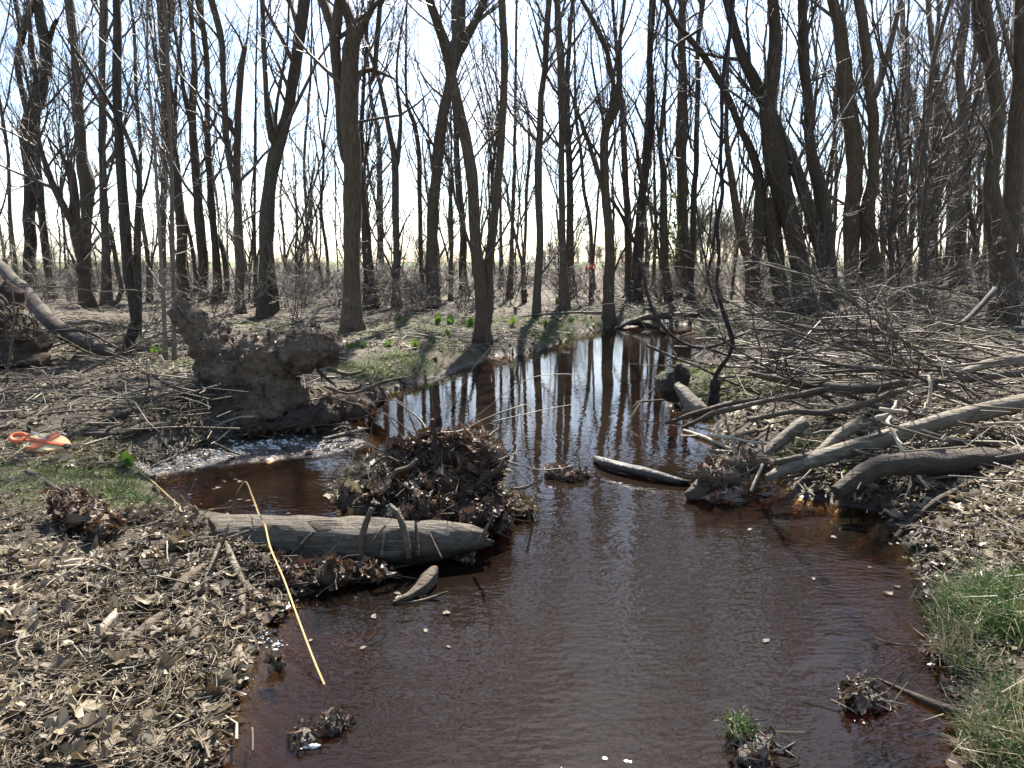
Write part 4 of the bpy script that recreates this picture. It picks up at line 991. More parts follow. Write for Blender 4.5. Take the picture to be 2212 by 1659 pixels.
for i, (px, py, yaw, pit, lb) in enumerate([(1960, 760, 2.6, .32, 'bushy dead branch fanning left over the middle of the brush pile'), (2080, 720, 2.9, .25, 'bushy dead branch low before the lone forked tree'), (1840, 720, 2.2, .4, 'bushy dead branch tipped up against the great clump'), (1760, 740, 2.9, .25, 'bushy dead branch lying below the great clump'), (2180, 800, 2.8, .22, 'bushy dead branch at the right edge of the pile'),
                                          (1900, 820, 3.3, .15, 'bushy dead branch lying level mid pile'), (2060, 840, 2.7, .3, 'bushy dead branch above the mid sized edge log'), (1700, 770, 3.0, .2, 'bushy dead branch reaching toward the mossy point'), (2000, 700, .4, .3, 'bushy dead branch fanning right behind the pile'), (2120, 920, 2.9, .2, 'bushy dead branch across the longest log'),
                                          (1880, 900, 3.0, .12, 'bushy dead branch under the long brown limb'), (1830, 690, 1.9, .5, 'bushy dead branch standing among the great stems'), (180, 830, .3, .2, 'bushy dead branch on the left bank behind the reel'), (420, 880, 2.8, .15, 'bushy dead branch low left of the root plate'), (90, 780, .5, .25, 'bushy dead branch before the far left root mass')]):
    g = ground(px, py)
    o_ = obj('dead_branch', BRUSH[i % 3][1 if rgb.uniform() < .6 else 0], None, g + np.array([0, 0, .12])); o_.rotation_euler = (rgb.uniform(0, 6.28), -pit - .14, yaw); sc_ = rgb.uniform(.75, 1.1); o_.scale = (sc_,) * 3
    tag(o_, lb, 'branch', 'bushy dead branches')
# vines
VG = 'vines hanging over the water'
log('black twisting vine climbing from a stump on the right bank', 'P', '1538 880 15.0; 1542 840 12.2; 1548 805 10.9; 1572 775 9.5; 1582 735 9.5; 1570 690 8.8; 1552 640 8.2; 1548 590 8.2; 1552 500 7.5; 1556 440 7.5; 1558 320 7.5; 1564 200 8.2; 1570 100 8.2; 1578 0 8.2; 1586 -160 7.5', 'vine', 'vine', M_VINE, depth=(6.8, 6.7, 6.9, 7.2), group=VG, twigs=8, wob=1.4, knob=.45)
log('thin black vine drooping in a long curve to the water', 'P', '1380 560 4; 1392 600 6; 1402 650 7; 1428 700 7; 1470 738 7; 1515 752 6; 1560 742 6; 1610 720 5', 'vine', 'vine', M_VINE, depth=(7.6, 7.2, 7.0), group=VG, twigs=4)
log('loose vine dangling beside the black twisting vine', 'C', '960 1050 7; 985 1250 9; 1010 1380 11; 1040 1540 13; 1080 1650 12', 'vine', 'vine', M_VINE, depth=(9.5, 9.2), group=VG)
log('looping vine hooked in front of the grey column trunk', 'C', '990 150 14; 930 195 14; 862 240 13; 836 290 12; 862 360 12; 902 430 11; 914 600 10; 922 720 8; 936 800 6', 'vine', 'vine', M_VINE, depth=(10.5, 10.2), group=VG)
log('straight vine hanging down past the forked dark tree', 'C', '812 -40 11; 806 200 12; 800 420 12; 796 640 11; 806 820 9; 830 1000 7', 'vine', 'vine', M_VINE, depth=(12.5, 12.5), group=VG)
log('thin stem splitting beside the black twisting vine', 'C', '1020 1380 9; 1040 1200 9; 1060 1000 9; 1085 860 9; 1100 760 9', 'vine', 'vine', M_VINE, depth=(8.5, 7.2), group=VG)
log('low dark branch reaching left across the water from the vine', '11', '420 235 10; 520 200 10; 700 170 11; 830 85 10; 1000 95 11; 1250 75 10; 1420 20 8', 'vine', 'vine', M_VINE, depth=(7.0, 7.2), group=VG, forks=['540 195 9; 470 115 6', '830 85 9; 760 160 8; 725 220 5'])
# extra litter at the head of the stream
for lab, s in [('mossy low log at the far waterline', '1720 590 10; 1780 555 34; 1850 552 38; 1930 575 24; 1980 580 12'), ('long pole lying level at the head of the stream', '1100 520 10; 1300 500 14; 1500 492 16; 1800 498 12'), ('crooked pale limb arching at the far bank', '1280 460 16; 1310 495 20; 1350 520 18; 1380 540 12'),
               ('looped pale branch on the far bank below the forked dark tree', '1760 400 14; 1790 365 16; 1850 400 16; 1900 390 10'), ('dark trunk lying along the far right waterline', '1700 590 16; 1900 520 40; 2050 510 40; 2240 500 36')]:
    log(lab, '2', s, mat=M_DEADD if 'dark' in lab or 'mossy' in lab else M_DEAD, twigs=3, group='dead wood at the head of the stream')

# ------------------------------------------------------------------ lumps: root plates, stumps, leaf piles
def blob_mesh(name, blobs, mat, voxel=.03, amp=.05, origin=None, seed=0, fr=5.0, attr=None):
    """blobs: (px, py, rx_px, rz_px, ry_m, Y) measured on the sheet, at distance Y"""
    bm = MB()
    ico = bpy.data.meshes.new('tmp')
    import bmesh
    b = bmesh.new(); bmesh.ops.create_icosphere(b, subdivisions=3, radius=1); b.to_mesh(ico); b.free()
    v = np.zeros(len(ico.vertices) * 3); ico.vertices.foreach_get('co', v); v = v.reshape(-1, 3)
    t = np.array([p.vertices[:] for p in ico.polygons])
    for px, py, rx, rz, ry, Yb in blobs:
        if Yb <= 0: Yb = float(at_z(np.array([px]), np.array([py]), -Yb)[0, 1])     # negative: height of the centre above the water
        c = at_y(np.array([px]), np.array([py]), np.array([Yb]))[0]
        s = np.linalg.norm(c - ORG) / FPX
        bm.add(c + v * np.array([rx * s, ry, rz * s]), None, t)
    me0 = bm.mesh(name, mat)
    o0 = bpy.data.objects.new('tmp', me0); COL.objects.link(o0)
    md = o0.modifiers.new('r', 'REMESH'); md.mode = 'VOXEL'; md.voxel_size = voxel; md.use_smooth_shade = True
    dg = bpy.context.evaluated_depsgraph_get()
    me = bpy.data.meshes.new_from_object(o0.evaluated_get(dg))
    bpy.data.objects.remove(o0); bpy.data.meshes.remove(me0); bpy.data.meshes.remove(ico)
    me.name = name
    n = len(me.vertices)
    co = np.zeros(n * 3); me.vertices.foreach_get('co', co); co = co.reshape(-1, 3)
    no = np.zeros(n * 3); me.vertices.foreach_get('normal', no); no = no.reshape(-1, 3)
    f = fbm(co[:, 0] * fr + co[:, 1] * 1.7, co[:, 2] * fr + co[:, 1] * fr * .8, seed, 4) + .6 * fbm(co[:, 0] * fr * 3.3 + 5 * co[:, 1], co[:, 2] * fr * 3.3, seed + 7, 3)
    co = co + no * (amp * 2 * f)[:, None]
    org = np.array(origin) if origin is not None else co.mean(0) * np.array([1, 1, 0]) + np.array([0, 0, co[:, 2].min()])
    me.vertices.foreach_set('co', (co - org).astype(np.float32).ravel())
    if not me.materials: me.materials.append(mat)
    me.update()
    return me, org, co, no

_lt = np.array([0, .5, .75, 1.0, .75, .5, 0, -.02])      # small leaf: 8 outline points round a centre
_a = np.arange(12) * 2 * math.pi / 12
_r = np.array([.50, .33, .44, .31, .36, .30, .48, .33, .38, .32, .45, .31])
LEAF_V = np.vstack([[0, 0, 0], np.stack([_r * np.cos(_a), _r * np.sin(_a) * .85, .22 * (_r * np.sin(_a)) ** 2 * 4 * .5], -1)])
LEAF_T = np.array([(0, 1 + i, 1 + (i + 1) % 12) for i in range(12)])
NLV = 13
def patch(pos, rg):
    return np.clip(.42 + 1.15 * fbm(pos[:, 0] * 1.4, pos[:, 1] * 1.4 + pos[:, 2] * 3, 91, 3) + rg.normal(0, .24, len(pos)), 0, 1)
def add_leaves(mb, pos, nrm, size, rg, tilt=.5, curl=1.0):
    n = len(pos)
    nr = nrm + rg.normal(0, tilt, (n, 3)); nr /= np.linalg.norm(nr, axis=1, keepdims=True) + 1e-9
    a = rg.normal(size=(n, 3)); a -= (a * nr).sum(1, keepdims=True) * nr; a /= np.linalg.norm(a, axis=1, keepdims=True) + 1e-9
    b_ = np.cross(nr, a)
    V = LEAF_V[None].repeat(n, 0).copy()
    V[:, :, :2] *= rg.uniform(.75, 1.25, (n, NLV, 2))
    V[:, :, 1] *= rg.uniform(.35, 1.2, (n, 1))
    V[:, :, 2] = V[:, :, 2] * rg.uniform(-1.2, 2.6, (n, 1)) * curl + rg.normal(0, .05, (n, NLV))
    V *= (size * np.clip(np.exp(rg.normal(-.15, .45, n)), .35, 2.0))[:, None, None]
    Wd = pos[:, None] + V[:, :, :1] * a[:, None] + V[:, :, 1:2] * b_[:, None] + V[:, :, 2:] * nr[:, None]
    t = (LEAF_T[None] + (np.arange(n) * NLV)[:, None, None]).reshape(-1, 3)
    mb.add(Wd.reshape(-1, 3), None, t, np.repeat(patch(pos, rg), NLV))

def add_twigs(mb, pos, L, r, rg, tilt=.12, yaw=None, bend=.15):
    n = len(pos)
    yw = rg.uniform(0, 2 * math.pi, n) if yaw is None else yaw
    d = np.stack([np.cos(yw), np.sin(yw), rg.normal(0, tilt, n)], -1)
    s = np.stack([-np.sin(yw), np.cos(yw), np.abs(rg.normal(0, .4, n))], -1)
    c = (L * rg.normal(0, bend, n))[:, None]; c2 = (L * rg.normal(0, bend * .6, n))[:, None]
    P = np.stack([pos + d * L[:, None] * t + s * (c * (1 - 4 * t * t) + c2 * math.sin(t * 9)) * .6 for t in (-.5, -.2, .15, .5)], 1)
    P[:, :, 2] = np.maximum(P[:, :, 2], (pos[:, 2] - .03)[:, None])
    Rr = np.stack([r, r * rg.uniform(.8, 1.15, n), r * .8, r * .45], 1)
    v, q = tubes(P, Rr, 4)
    mb.add(v, q, None, np.repeat(patch(pos, rg), 16))

# upturned root plate
me, org, co, no = blob_mesh('soil', [(545, 865, 120, 48, .34, 7.25), (588, 842, 60, 56, .3, 7.25), (470, 868, 70, 36, .28, 7.15), (500, 795, 70, 52, .28, 7.3), (565, 785, 75, 58, .3, 7.3), (668, 752, 66, 46, .36, 7.2), (698, 752, 38, 38, .3, 7.2),
     (620, 765, 66, 52, .34, 7.3), (458, 752, 44, 40, .22, 7.3), (432, 722, 30, 36, .17, 7.3), (408, 694, 26, 25, .14, 7.3), (388, 672, 18, 17, .1, 7.3), (470, 720, 16, 22, .1, 7.35), (560, 900, 60, 25, .3, 7.1)], M_SOIL, .02, .058, seed=3, fr=6.0)
root = empty('root_plate', org)
tag(root, 'upturned root plate of earth with a horn of soil, on the left bank', 'root plate')
obj('soil', me, root)
def part_tubes(parent, org, name, zf, specs, depth, mat):
    for s in specs:
        a = pts(zf, s)
        P = at_y(a[:, 0], a[:, 1], np.linspace(depth[0], depth[1], len(a)))
        Q = catmull(np.column_stack([P, .5 * a[:, 2] / FPX * np.linalg.norm(P - ORG, axis=1)]), 12)
        m_ = MB(); add_limb(m_, Q[:, :3], np.maximum(Q[:, 3], .003), 7, .15, True, len(s))
        obj(name, m_.mesh(name, mat, origin=org), parent)
part_tubes(root, org, 'root', '8', ['1740 770 40; 1800 840 34; 1870 900 28; 1945 960 14', '1840 780 46; 1950 800 40; 2080 830 34; 2230 800 20', '1860 640 34; 1950 658 24; 2040 668 16', '1760 800 22; 1785 860 18; 1790 910 8', '600 650 10; 700 690 10; 800 670 8; 900 640 6', '500 720 10; 640 770 10; 720 810 9; 760 900 5',
     '1040 540 10; 1070 600 10; 1060 660 6', '450 870 60; 470 960 64; 480 1060 56; 520 1200 24', '240 100 34; 300 200 30; 420 300 20', '1990 600 22; 1960 700 18; 2010 740 8', '330 1210 10; 480 1280 12; 700 1350 12; 880 1390 8', '1250 430 8; 1330 330 10; 1480 290 8; 1600 240 5'], (7.0, 7.05), M_DEADD)
rgl = np.random.default_rng(77)
mb = MB()
top = np.where((no[:, 2] > .45) & (co[:, 0] < 10))[0]; pk = rgl.choice(top, 320)
add_leaves(mb, co[pk] + no[pk] * .012, no[pk], rgl.uniform(.03, .07, 320), rgl, .4)
add_twigs(mb, co[pk] + no[pk] * .02, rgl.uniform(.06, .2, 320), rgl.uniform(.0012, .003, 320), rgl, .4)
fib = rgl.choice(len(co), 240)
fd = no[fib] * .5 + rgl.normal(0, .5, (240, 3)) + np.array([0, -.1, -.5]); fd /= np.linalg.norm(fd, axis=1, keepdims=True)
Pf, Rf = grow(co[fib], fd, rgl.uniform(.05, .22, 240), rgl.uniform(.001, .003, 240), .001, 5, rgl, .3, -.12)
vf, qf = tubes(Pf, Rf, 3); mf = MB(); mf.add(vf, qf)
ck = rgl.choice(len(co), 420); ic = np.array([(0, 0, 1), (.89, 0, .45), (.28, .85, .45), (-.72, .53, .45), (-.72, -.53, .45), (.28, -.85, .45), (.72, .53, -.45), (-.28, .85, -.45), (-.89, 0, -.45), (-.28, -.85, -.45), (.72, -.53, -.45), (0, 0, -1)])
it = np.array([(0, 1, 2), (0, 2, 3), (0, 3, 4), (0, 4, 5), (0, 5, 1), (1, 6, 2), (2, 7, 3), (3, 8, 4), (4, 9, 5), (5, 10, 1), (6, 7, 2), (7, 8, 3), (8, 9, 4), (9, 10, 5), (10, 6, 1), (11, 7, 6), (11, 8, 7), (11, 9, 8), (11, 10, 9), (11, 6, 10)])
cv = co[ck][:, None] + (ic[None] * rgl.uniform(.6, 1.35, (420, 12, 1))) * (rgl.uniform(.4, 1.3, (420, 1, 3)) * (.014 + .045 * rgl.uniform(0, 1, (420, 1, 1)) ** 2.2))
mc = MB(); mc.add(cv.reshape(-1, 3), None, (it[None] + (np.arange(420) * 12)[:, None, None]).reshape(-1, 3))
oc_ = obj('clods', mc.mesh('clods', M_SOIL, False, origin=org), root); oc_['kind'] = 'stuff'
ob_ = obj('root_fibres', mf.mesh('root_fibres', M_DEADD, origin=org), root); ob_['kind'] = 'stuff'
o_ = obj('dry_litter', mb.mesh('dry_litter', M_STRAW, False, 'tint', org), root); o_['kind'] = 'stuff'

part_tubes(root, org, 'root', '8', ['900 900 28; 860 1000 31; 800 1100 24; 700 1180 13', '1150 950 33; 1160 1080 33; 1120 1200 24; 1150 1320 11', '1350 950 24; 1400 1060 22; 1480 1180 16; 1520 1300 8', '640 950 22; 600 1040 24; 560 1130 16', '1300 700 22; 1400 760 24; 1520 800 20; 1640 790 11', '520 560 22; 480 640 24; 470 760 16', '780 480 16; 860 560 19; 900 700 14; 960 800 8', '1560 420 13; 1700 400 16; 1850 430 14; 1950 520 8', '1450 560 12; 1600 580 14; 1760 560 12; 1900 600 7', '700 400 22; 690 300 25; 720 250 14', '560 300 19; 540 230 22; 575 210 11', '170 130 22; 200 230 22; 240 280 14'], (6.93, 6.98), M_DEADD)
# bank overhang of roots and leaves right of the root plate
me, org, co, no = blob_mesh('soil', [(745, 878, 64, 28, .3, 7.3), (795, 858, 40, 22, .3, 7.6), (705, 895, 46, 24, .25, 7.1), (650, 905, 56, 22, .3, 7.1)], M_MULCH, .028, .05, seed=9)
root = empty('undercut_bank', org); tag(root, 'dark undercut lump of roots and leaves between root plate and water', 'bank')
obj('soil', me, root)
mb = MB(); pk = rgl.choice(len(co), 420); add_leaves(mb, co[pk] + no[pk] * .01, no[pk], rgl.uniform(.04, .08, 420), rgl, .6)
o_ = obj('damp_leaves', mb.mesh('damp_leaves', M_LEAFD, False, 'tint', org), root); o_['kind'] = 'stuff'
part_tubes(root, org, 'root', 'P', ['700 835 4; 760 850 6; 830 825 7; 880 815 4', '690 880 3; 760 905 5; 820 890 4', '720 860 3; 780 880 4; 810 910 3'], (7.0, 7.1), M_DEADD)

# dark root tangle at the left edge
me, org, co, no = blob_mesh('soil', [(5, 725, 48, 66, .35, 9.0), (50, 745, 36, 40, .3, 8.9), (-40, 690, 50, 80, .5, 9.2), (10, 655, 30, 34, .25, 9.2), (-10, 782, 80, 24, .5, 8.7)], M_MULCH, .03, .12, seed=19, fr=4.5)
root = empty('root_plate', org); tag(root, 'dark tangled root mass under the fallen trunk, at the far left edge', 'root plate')
obj('soil', me, root)
part_tubes(root, org, 'root', '9', ['40 700 40; 120 620 34; 230 600 26; 340 640 14', '100 900 40; 230 800 30; 330 700 20; 440 620 10', '0 500 30; 90 540 26; 140 640 20; 150 760 10', '250 620 24; 270 760 24; 300 860 12', '330 640 20; 370 740 20; 360 840 10', '0 660 20; 80 720 18; 150 760 10', '200 520 18; 180 640 20; 220 760 18; 190 900 10', '60 820 24; 160 860 22; 260 840 16; 330 880 8', '-20 560 26; 60 640 24; 70 780 18; 120 900 10', '380 660 16; 400 740 18; 390 850 8', '-40 760 30; 60 780 26; 140 840 18; 240 820 8', '120 480 14; 220 500 14; 300 560 10', '240 880 16; 330 800 16; 430 780 10; 520 800 5', '90 940 18; 180 980 16; 280 960 8', '-60 380 36; 40 440 30; 110 560 22; 190 640 10'], (8.6, 8.7), M_DEADD)

# mossy stump on the right bank with its fallen slab
me, org, co, no = blob_mesh('body', [(1450, 845, 30, 26, .16, 6.9), (1440, 825, 22, 22, .14, 6.95), (1470, 850, 22, 20, .15, 6.85), (1478, 815, 13, 24, .09, 6.9), (1466, 796, 9, 14, .06, 6.9)], M_VINE, .022, .035, seed=29)
root = empty('stump', org); tag(root, 'dark mossy stump standing in the water off the right bank', 'stump')
obj('body', me, root)
mb = MB(); tp = np.where(no[:, 2] > .2)[0]; pk = rgl.choice(tp, 700)
def add_blades(mb, pos, L, w, rg, lean=.5, nrm=None):
    n = len(pos)
    d = np.zeros((n, 3)); d[:, 2] = 1
    if nrm is not None: d = nrm.copy()
    d = d + rg.normal(0, lean, (n, 3)) * np.array([1, 1, .3]); d /= np.linalg.norm(d, axis=1, keepdims=True)
    yw = rg.uniform(0, 6.28, n)
    s = np.stack([np.cos(yw), np.sin(yw), np.zeros(n)], -1) * w[:, None]
    droop = rg.normal(0, .25, (n, 3)) * L[:, None]; droop[:, 2] = -np.abs(droop[:, 2])
    m_ = pos + d * L[:, None] * .55
    e = pos + d * L[:, None] + droop
    V = np.stack([pos - s, pos + s, m_ + s * .8, m_ - s * .8, e], 1)
    k = np.arange(n)[:, None] * 5
    mb.add(V.reshape(-1, 3), k + np.array([[0, 1, 2, 3]]), k + np.array([[3, 2, 4]]), np.repeat(rg.uniform(0, 1, n), 5))
add_blades(mb, co[pk], rgl.uniform(.015, .04, 700), rgl.uniform(.001, .003, 700), rgl, .5, no[pk])
o_ = obj('moss', mb.mesh('moss', M_MOSS, False, 'tint', org), root); o_['kind'] = 'stuff'
log('flat bark slab propped from the mossy stump into the water', 'P', '1462 835 20; 1485 860 34; 1505 880 40; 1525 902 30', 'bark_slab', 'wood', M_DEAD, depth=(6.7, 6.3), k=8, knob=.3)
me, org, co, no = blob_mesh('stump', [(1540, 868, 14, 30, .08, 6.8), (1545, 835, 10, 20, .06, 6.8)], M_VINE, .018, .02, seed=31)
tag(obj('stump', me, None, org), 'thin rotten stump from which the black vine climbs', 'stump')

# leaf pile caught in mid stream
def leaf_clump(name, label, cat, blobs, nl, size, amp, seed, mat_core, mat_leaf, voxel=.025, tw=0, gutter=None):
    me, org, co, no = blob_mesh('core', blobs, mat_core, voxel, amp, seed=seed)
    root = empty(name, org); tag(root, label, cat)
    obj('core', me, root)
    rg_ = np.random.default_rng(seed)
    pk = rg_.choice(np.where(co[:, 2] > -.02)[0], nl)
    mb = MB(); add_leaves(mb, co[pk] + no[pk] * rg_.uniform(0, .03, (nl, 1)), no[pk], rg_.uniform(*size, nl), rg_, .75)
    o_ = obj('leaves', mb.mesh('leaves', mat_leaf, False, 'tint', org), root); o_['kind'] = 'stuff'
    if tw:
        pk = rg_.choice(np.where(co[:, 2] > .0)[0], tw)
        mb = MB(); add_twigs(mb, co[pk] + no[pk] * .01, rg_.uniform(.08, .35, tw), rg_.uniform(.0015, .004, tw), rg_, .5)
        o_ = obj('twigs', mb.mesh('twigs', M_STRAW, False, 'tint', org), root); o_['kind'] = 'stuff'
    return root, org
jam, jorg = leaf_clump('leaf_pile', 'heaped brown leaf pile with whippy twigs, standing in mid stream behind the log', 'leaf pile',
     [(985, 985, 82, 40, .26, 4.58), (1040, 985, 42, 42, .22, 4.58), (920, 1000, 50, 34, .2, 4.53), (970, 1050, 80, 50, .24, 4.38), (1010, 1100, 90, 34, .2, 4.23), (940, 1095, 70, 34, .2, 4.18), (880, 975, 36, 20, .15, 4.58), (1000, 950, 60, 20, .16, 4.63)], 2600, (.03, .10), .08, 41, M_MULCH, M_LEAFD, .024, 320)
for s, dp in [('1000 1390 9; 1130 1425 9; 1260 1455 8; 1400 1440 6; 1460 1420 4', 4.95), ('560 1220 10; 700 1225 11; 800 1205 11; 900 1150 11; 1050 1090 10; 1160 1055 7', 4.9), ('960 1160 7; 1150 1115 6; 1300 1080 5; 1440 1055 4', 4.95), ('420 1270 7; 300 1110 8; 235 1160 7; 218 1200 7; 222 1260 5', 5.0), ('300 1110 8; 400 1175 8; 500 1270 8; 580 1350 7; 650 1400 5', 4.85),
              ('820 1160 6; 960 1050 6; 1090 950 5; 1200 890 5; 1350 868 4; 1500 872 3', 4.95), ('560 1215 12; 520 1150 11; 440 1080 9; 380 1040 6', 4.95), ('560 1210 5; 420 1050 6; 300 1030 5; 190 1050 4', 5.1), ('430 1100 4; 440 960 4; 500 800 4; 545 640 3', 5.0), ('700 1100 4; 800 900 5; 900 760 5; 1040 640 4; 1180 560 3', 5.1),
              ('950 1170 6; 1120 1230 6; 1300 1320 5; 1400 1400 4', 4.8), ('1000 1390 5; 1100 1350 5; 1110 1320 3', 4.8), ('940 1240 8; 1000 1195 6', 4.85), ('280 1360 4; 150 1420 5; 0 1470 4', 4.8), ('600 1100 4; 590 950 4; 640 820 3; 700 700 2', 5.2)]:
    a = pts('2', s)
    dp -= .42
    P = at_y(a[:, 0], a[:, 1], dp + np.linspace(0, .25, len(a)))
    Q = catmull(np.column_stack([P, .5 * a[:, 2] / FPX * dp]), 16)
    m_ = MB(); add_limb(m_, Q[:, :3], np.maximum(Q[:, 3], .0022), 5, .1, True, len(s))
    rq = np.random.default_rng(len(s))
    P2, R2 = children_of(Q[None, :, :3], Q[None, :, 3], 4, rq, .3, (.4, .9), (.004, .012), .001, 4, .002, .6, .03, .2)
    m_.add(*tubes(P2, R2, 3))
    obj('twig', m_.mesh('twig', M_TWIG, origin=jorg), jam)
part_tubes(jam, jorg, 'root', '10', ['480 560 40; 520 500 50; 620 470 40; 700 400 30', '1190 640 50; 1260 560 60; 1400 480 50; 1430 400 20', '1030 720 70; 1040 640 60; 1010 560 50; 1060 450 40; 1040 330 20', '860 760 46; 880 640 40; 840 520 36; 900 380 24', '620 720 80; 680 800 90; 760 900 70; 810 960 30', '1250 520 14; 1310 570 22; 1330 640 20', '1490 640 12; 1540 500 8', '1500 650 20; 1620 640 30; 1730 590 10', '1640 830 26; 1660 920 22; 1690 980 14', '700 180 16; 650 60 14; 620 -30 8', '300 470 20; 420 380 26; 540 420 20', '400 330 12; 250 260 10; 120 310 8', '830 60 40; 840 150 50; 860 220 40'], (4.25, 4.32), M_DEADD)
leaf_clump('leaf_pile', 'pale sunlit skirt of leaves and sticks beside the tip of the log', 'leaf pile', [(1085, 1085, 50, 22, .14, -0.05), (1125, 1095, 40, 14, .12, -0.05), (1060, 1125, 40, 20, .12, -0.05), (1060, 1060, 26, 18, .1, -0.05)], 560, (.025, .08), .04, 43, M_MULCH, M_LEAF, .022, 60)
leaf_clump('leaf_pile', 'bundle of curled leaves lodged behind the log, left of the big pile', 'leaf pile', [(770, 1085, 34, 22, .1, -0.1), (800, 1100, 26, 20, .1, -0.1), (835, 1075, 24, 20, .1, -0.1), (905, 1095, 22, 36, .1, -0.1)], 260, (.06, .12), .03, 45, M_MULCH, M_LEAF, .022, 30)
leaf_clump('leaf_pile', 'drift of leaves and twigs at the left side of the pool mouth', 'leaf pile', [(790, 1020, 46, 8, .14, -0.005), (825, 1000, 40, 9, .12, -0.005), (750, 1050, 34, 5, .1, -0.005)], 300, (.04, .10), .03, 47, M_MULCH, M_LEAF, .022, 160)
leaf_clump('leaf_pile', 'leaves packed under the front of the log by the bank', 'leaf pile', [(640, 1248, 56, 18, .1, -0.05), (715, 1240, 40, 22, .08, -0.06), (800, 1238, 50, 14, .08, -0.03), (560, 1225, 40, 22, .1, -0.07)], 620, (.025, .075), .035, 49, M_MULCH, M_LEAFD, .022, 80)
leaf_clump('leaf_clump', 'stub of rotten wood wrapped in brown leaves on the left bank', 'leaf clump', [(150, 1088, 30, 22, .1, 3.98), (185, 1108, 34, 24, .12, 3.88), (225, 1130, 30, 18, .12, 3.78), (135, 1075, 18, 12, .07, 4.03)], 420, (.025, .07), .035, 53, M_SOIL, M_LEAFD, .022, 20)
leaf_clump('leaf_pile', 'leaf and twig cover over the buried left end of the log', 'leaf pile', [(360, 1120, 60, 16, .14, 4.05), (420, 1135, 46, 16, .12, 3.95), (300, 1120, 50, 14, .14, 4.1), (450, 1165, 36, 22, .1, 3.85)], 560, (.02, .07), .035, 55, M_MULCH, M_LEAF, .022, 120)
leaf_clump('leaf_clump', 'small dark leaf clump with twigs, beside the floating branch', 'leaf clump', [(1200, 1022, 22, 12, .09, -0.02), (1232, 1028, 26, 9, .08, -0.02), (1262, 1024, 14, 7, .06, -0.02)], 220, (.02, .055), .03, 57, M_MULCH, M_LEAFD, .02, 16)
leaf_clump('leaf_clump', 'dark leaf clump with poking twigs, lower right of the stream', 'leaf clump', [(1865, 1500, 30, 16, .06, -0.015), (1850, 1512, 20, 12, .05, -0.015), (1885, 1505, 16, 10, .05, -0.015)], 170, (.02, .05), .02, 59, M_WET, M_LEAFW, .012, 14)
r_, o_ = leaf_clump('leaf_clump', 'wet black clump topped with bright moss, bottom right of the stream', 'leaf clump', [(1600, 1585, 22, 18, .07, -0.02), (1630, 1605, 34, 22, .08, -0.02), (1625, 1632, 30, 20, .06, -0.02)], 170, (.015, .045), .03, 61, M_WET, M_LEAFW, .012, 16)
c_ = at_z(np.array([1600.]), np.array([1572.]), .05)[0]
mb = MB(); pp = c_ + rgl.normal(0, 1, (260, 3)) * np.array([.03, .03, .012]); add_blades(mb, pp, rgl.uniform(.015, .045, 260), rgl.uniform(.001, .0025, 260), rgl, .5)
m_ = obj('moss', mb.mesh('moss', M_GRASS, False, 'tint', o_), r_); m_['kind'] = 'stuff'
log('forked twig pointing out of the mossy clump', '6', '520 1455 14; 590 1510 14; 660 1560 14; 740 1612 10', 'stick', 'stick', M_WET, depth=(2.28, 2.2), forks=['660 1555 12; 760 1500 12; 862 1440 7'])
leaf_clump('leaf_clump', 'dark leaf stub poking from the water, lower left of the stream', 'leaf clump', [(728, 1562, 7, 13, .02, -0.01), (718, 1575, 9, 5, .025, -0.005)], 110, (.015, .04), .03, 63, M_WET, M_LEAFW, .012)
leaf_clump('leaf_clump', 'mossy wet stone like clump near the lower left water edge', 'leaf clump', [(650, 1595, 10, 5, .03, -0.002), (662, 1600, 7, 4, .025, -0.002)], 150, (.012, .035), .035, 65, M_WET, M_LEAFW, .012)
leaf_clump('leaf_clump', 'tiny upright brown leaf tuft by the left water edge', 'leaf clump', [(603, 1438, 8, 14, .02, -0.01)], 40, (.012, .035), .012, 67, M_WET, M_LEAFW, .012)
leaf_clump('leaf_clump', 'wet black clot of leaves just below the tip of the log', 'leaf clump', [(1000, 1205, 18, 10, .06, -0.0), (1018, 1212, 10, 12, .04, -0.0)], 80, (.015, .04), .02, 69, M_WET, M_LEAFW, .014)
leaf_clump('leaf_clump', 'bundle of leaves and grit on the lip of the mud below the root plate', 'leaf clump', [(555, 925, 30, 16, .1, -0.08), (590, 920, 26, 14, .1, -0.08), (520, 915, 20, 12, .1, -0.08)], 160, (.05, .1), .03, 71, M_MULCH, M_LEAFD, .022, 20)
leaf_clump('silt_fringe', 'fuzzy silt and rootlets clinging to the root log by the right bank', 'silt', [(1590, 1000, 40, 22, .1, 5.1), (1640, 1000, 34, 20, .1, 5.1), (1560, 1035, 44, 20, .1, 4.95), (1600, 985, 14, 26, .05, 5.1), (1520, 1020, 16, 16, .06, 4.9)], 160, (.03, .07), .04, 73, M_SOIL, M_LEAFD, .022, 120)

# ------------------------------------------------------------------ tape reel, tape, ribbon
g = ground(95, 975)
reel = empty('tape_reel', g); tag(reel, 'orange and cream open reel tape measure lying on the mossy left bank', 'tape measure')
reel.rotation_euler = (R(24), R(4), R(-8)); reel.location.z += .05; reel.scale = (1.0, 1.0, 1.0)
def box_part(name, mat, parent, verts2d, z0, z1, round_=0):
    v = np.array([(x, y, z0) for x, y in verts2d] + [(x, y, z1) for x, y in verts2d])
    n = len(verts2d)
    c0, c1 = v[:n].mean(0), v[n:].mean(0)
    v = np.vstack([v, c0, c1])
    q = [(i, (i + 1) % n, n + (i + 1) % n, n + i) for i in range(n)]
    t = [(2 * n, (i + 1) % n, i) for i in range(n)] + [(2 * n + 1, n + i, n + (i + 1) % n) for i in range(n)]
    m_ = MB(); m_.add(v, q, t)
    return obj(name, m_.mesh(name, mat, False), parent)
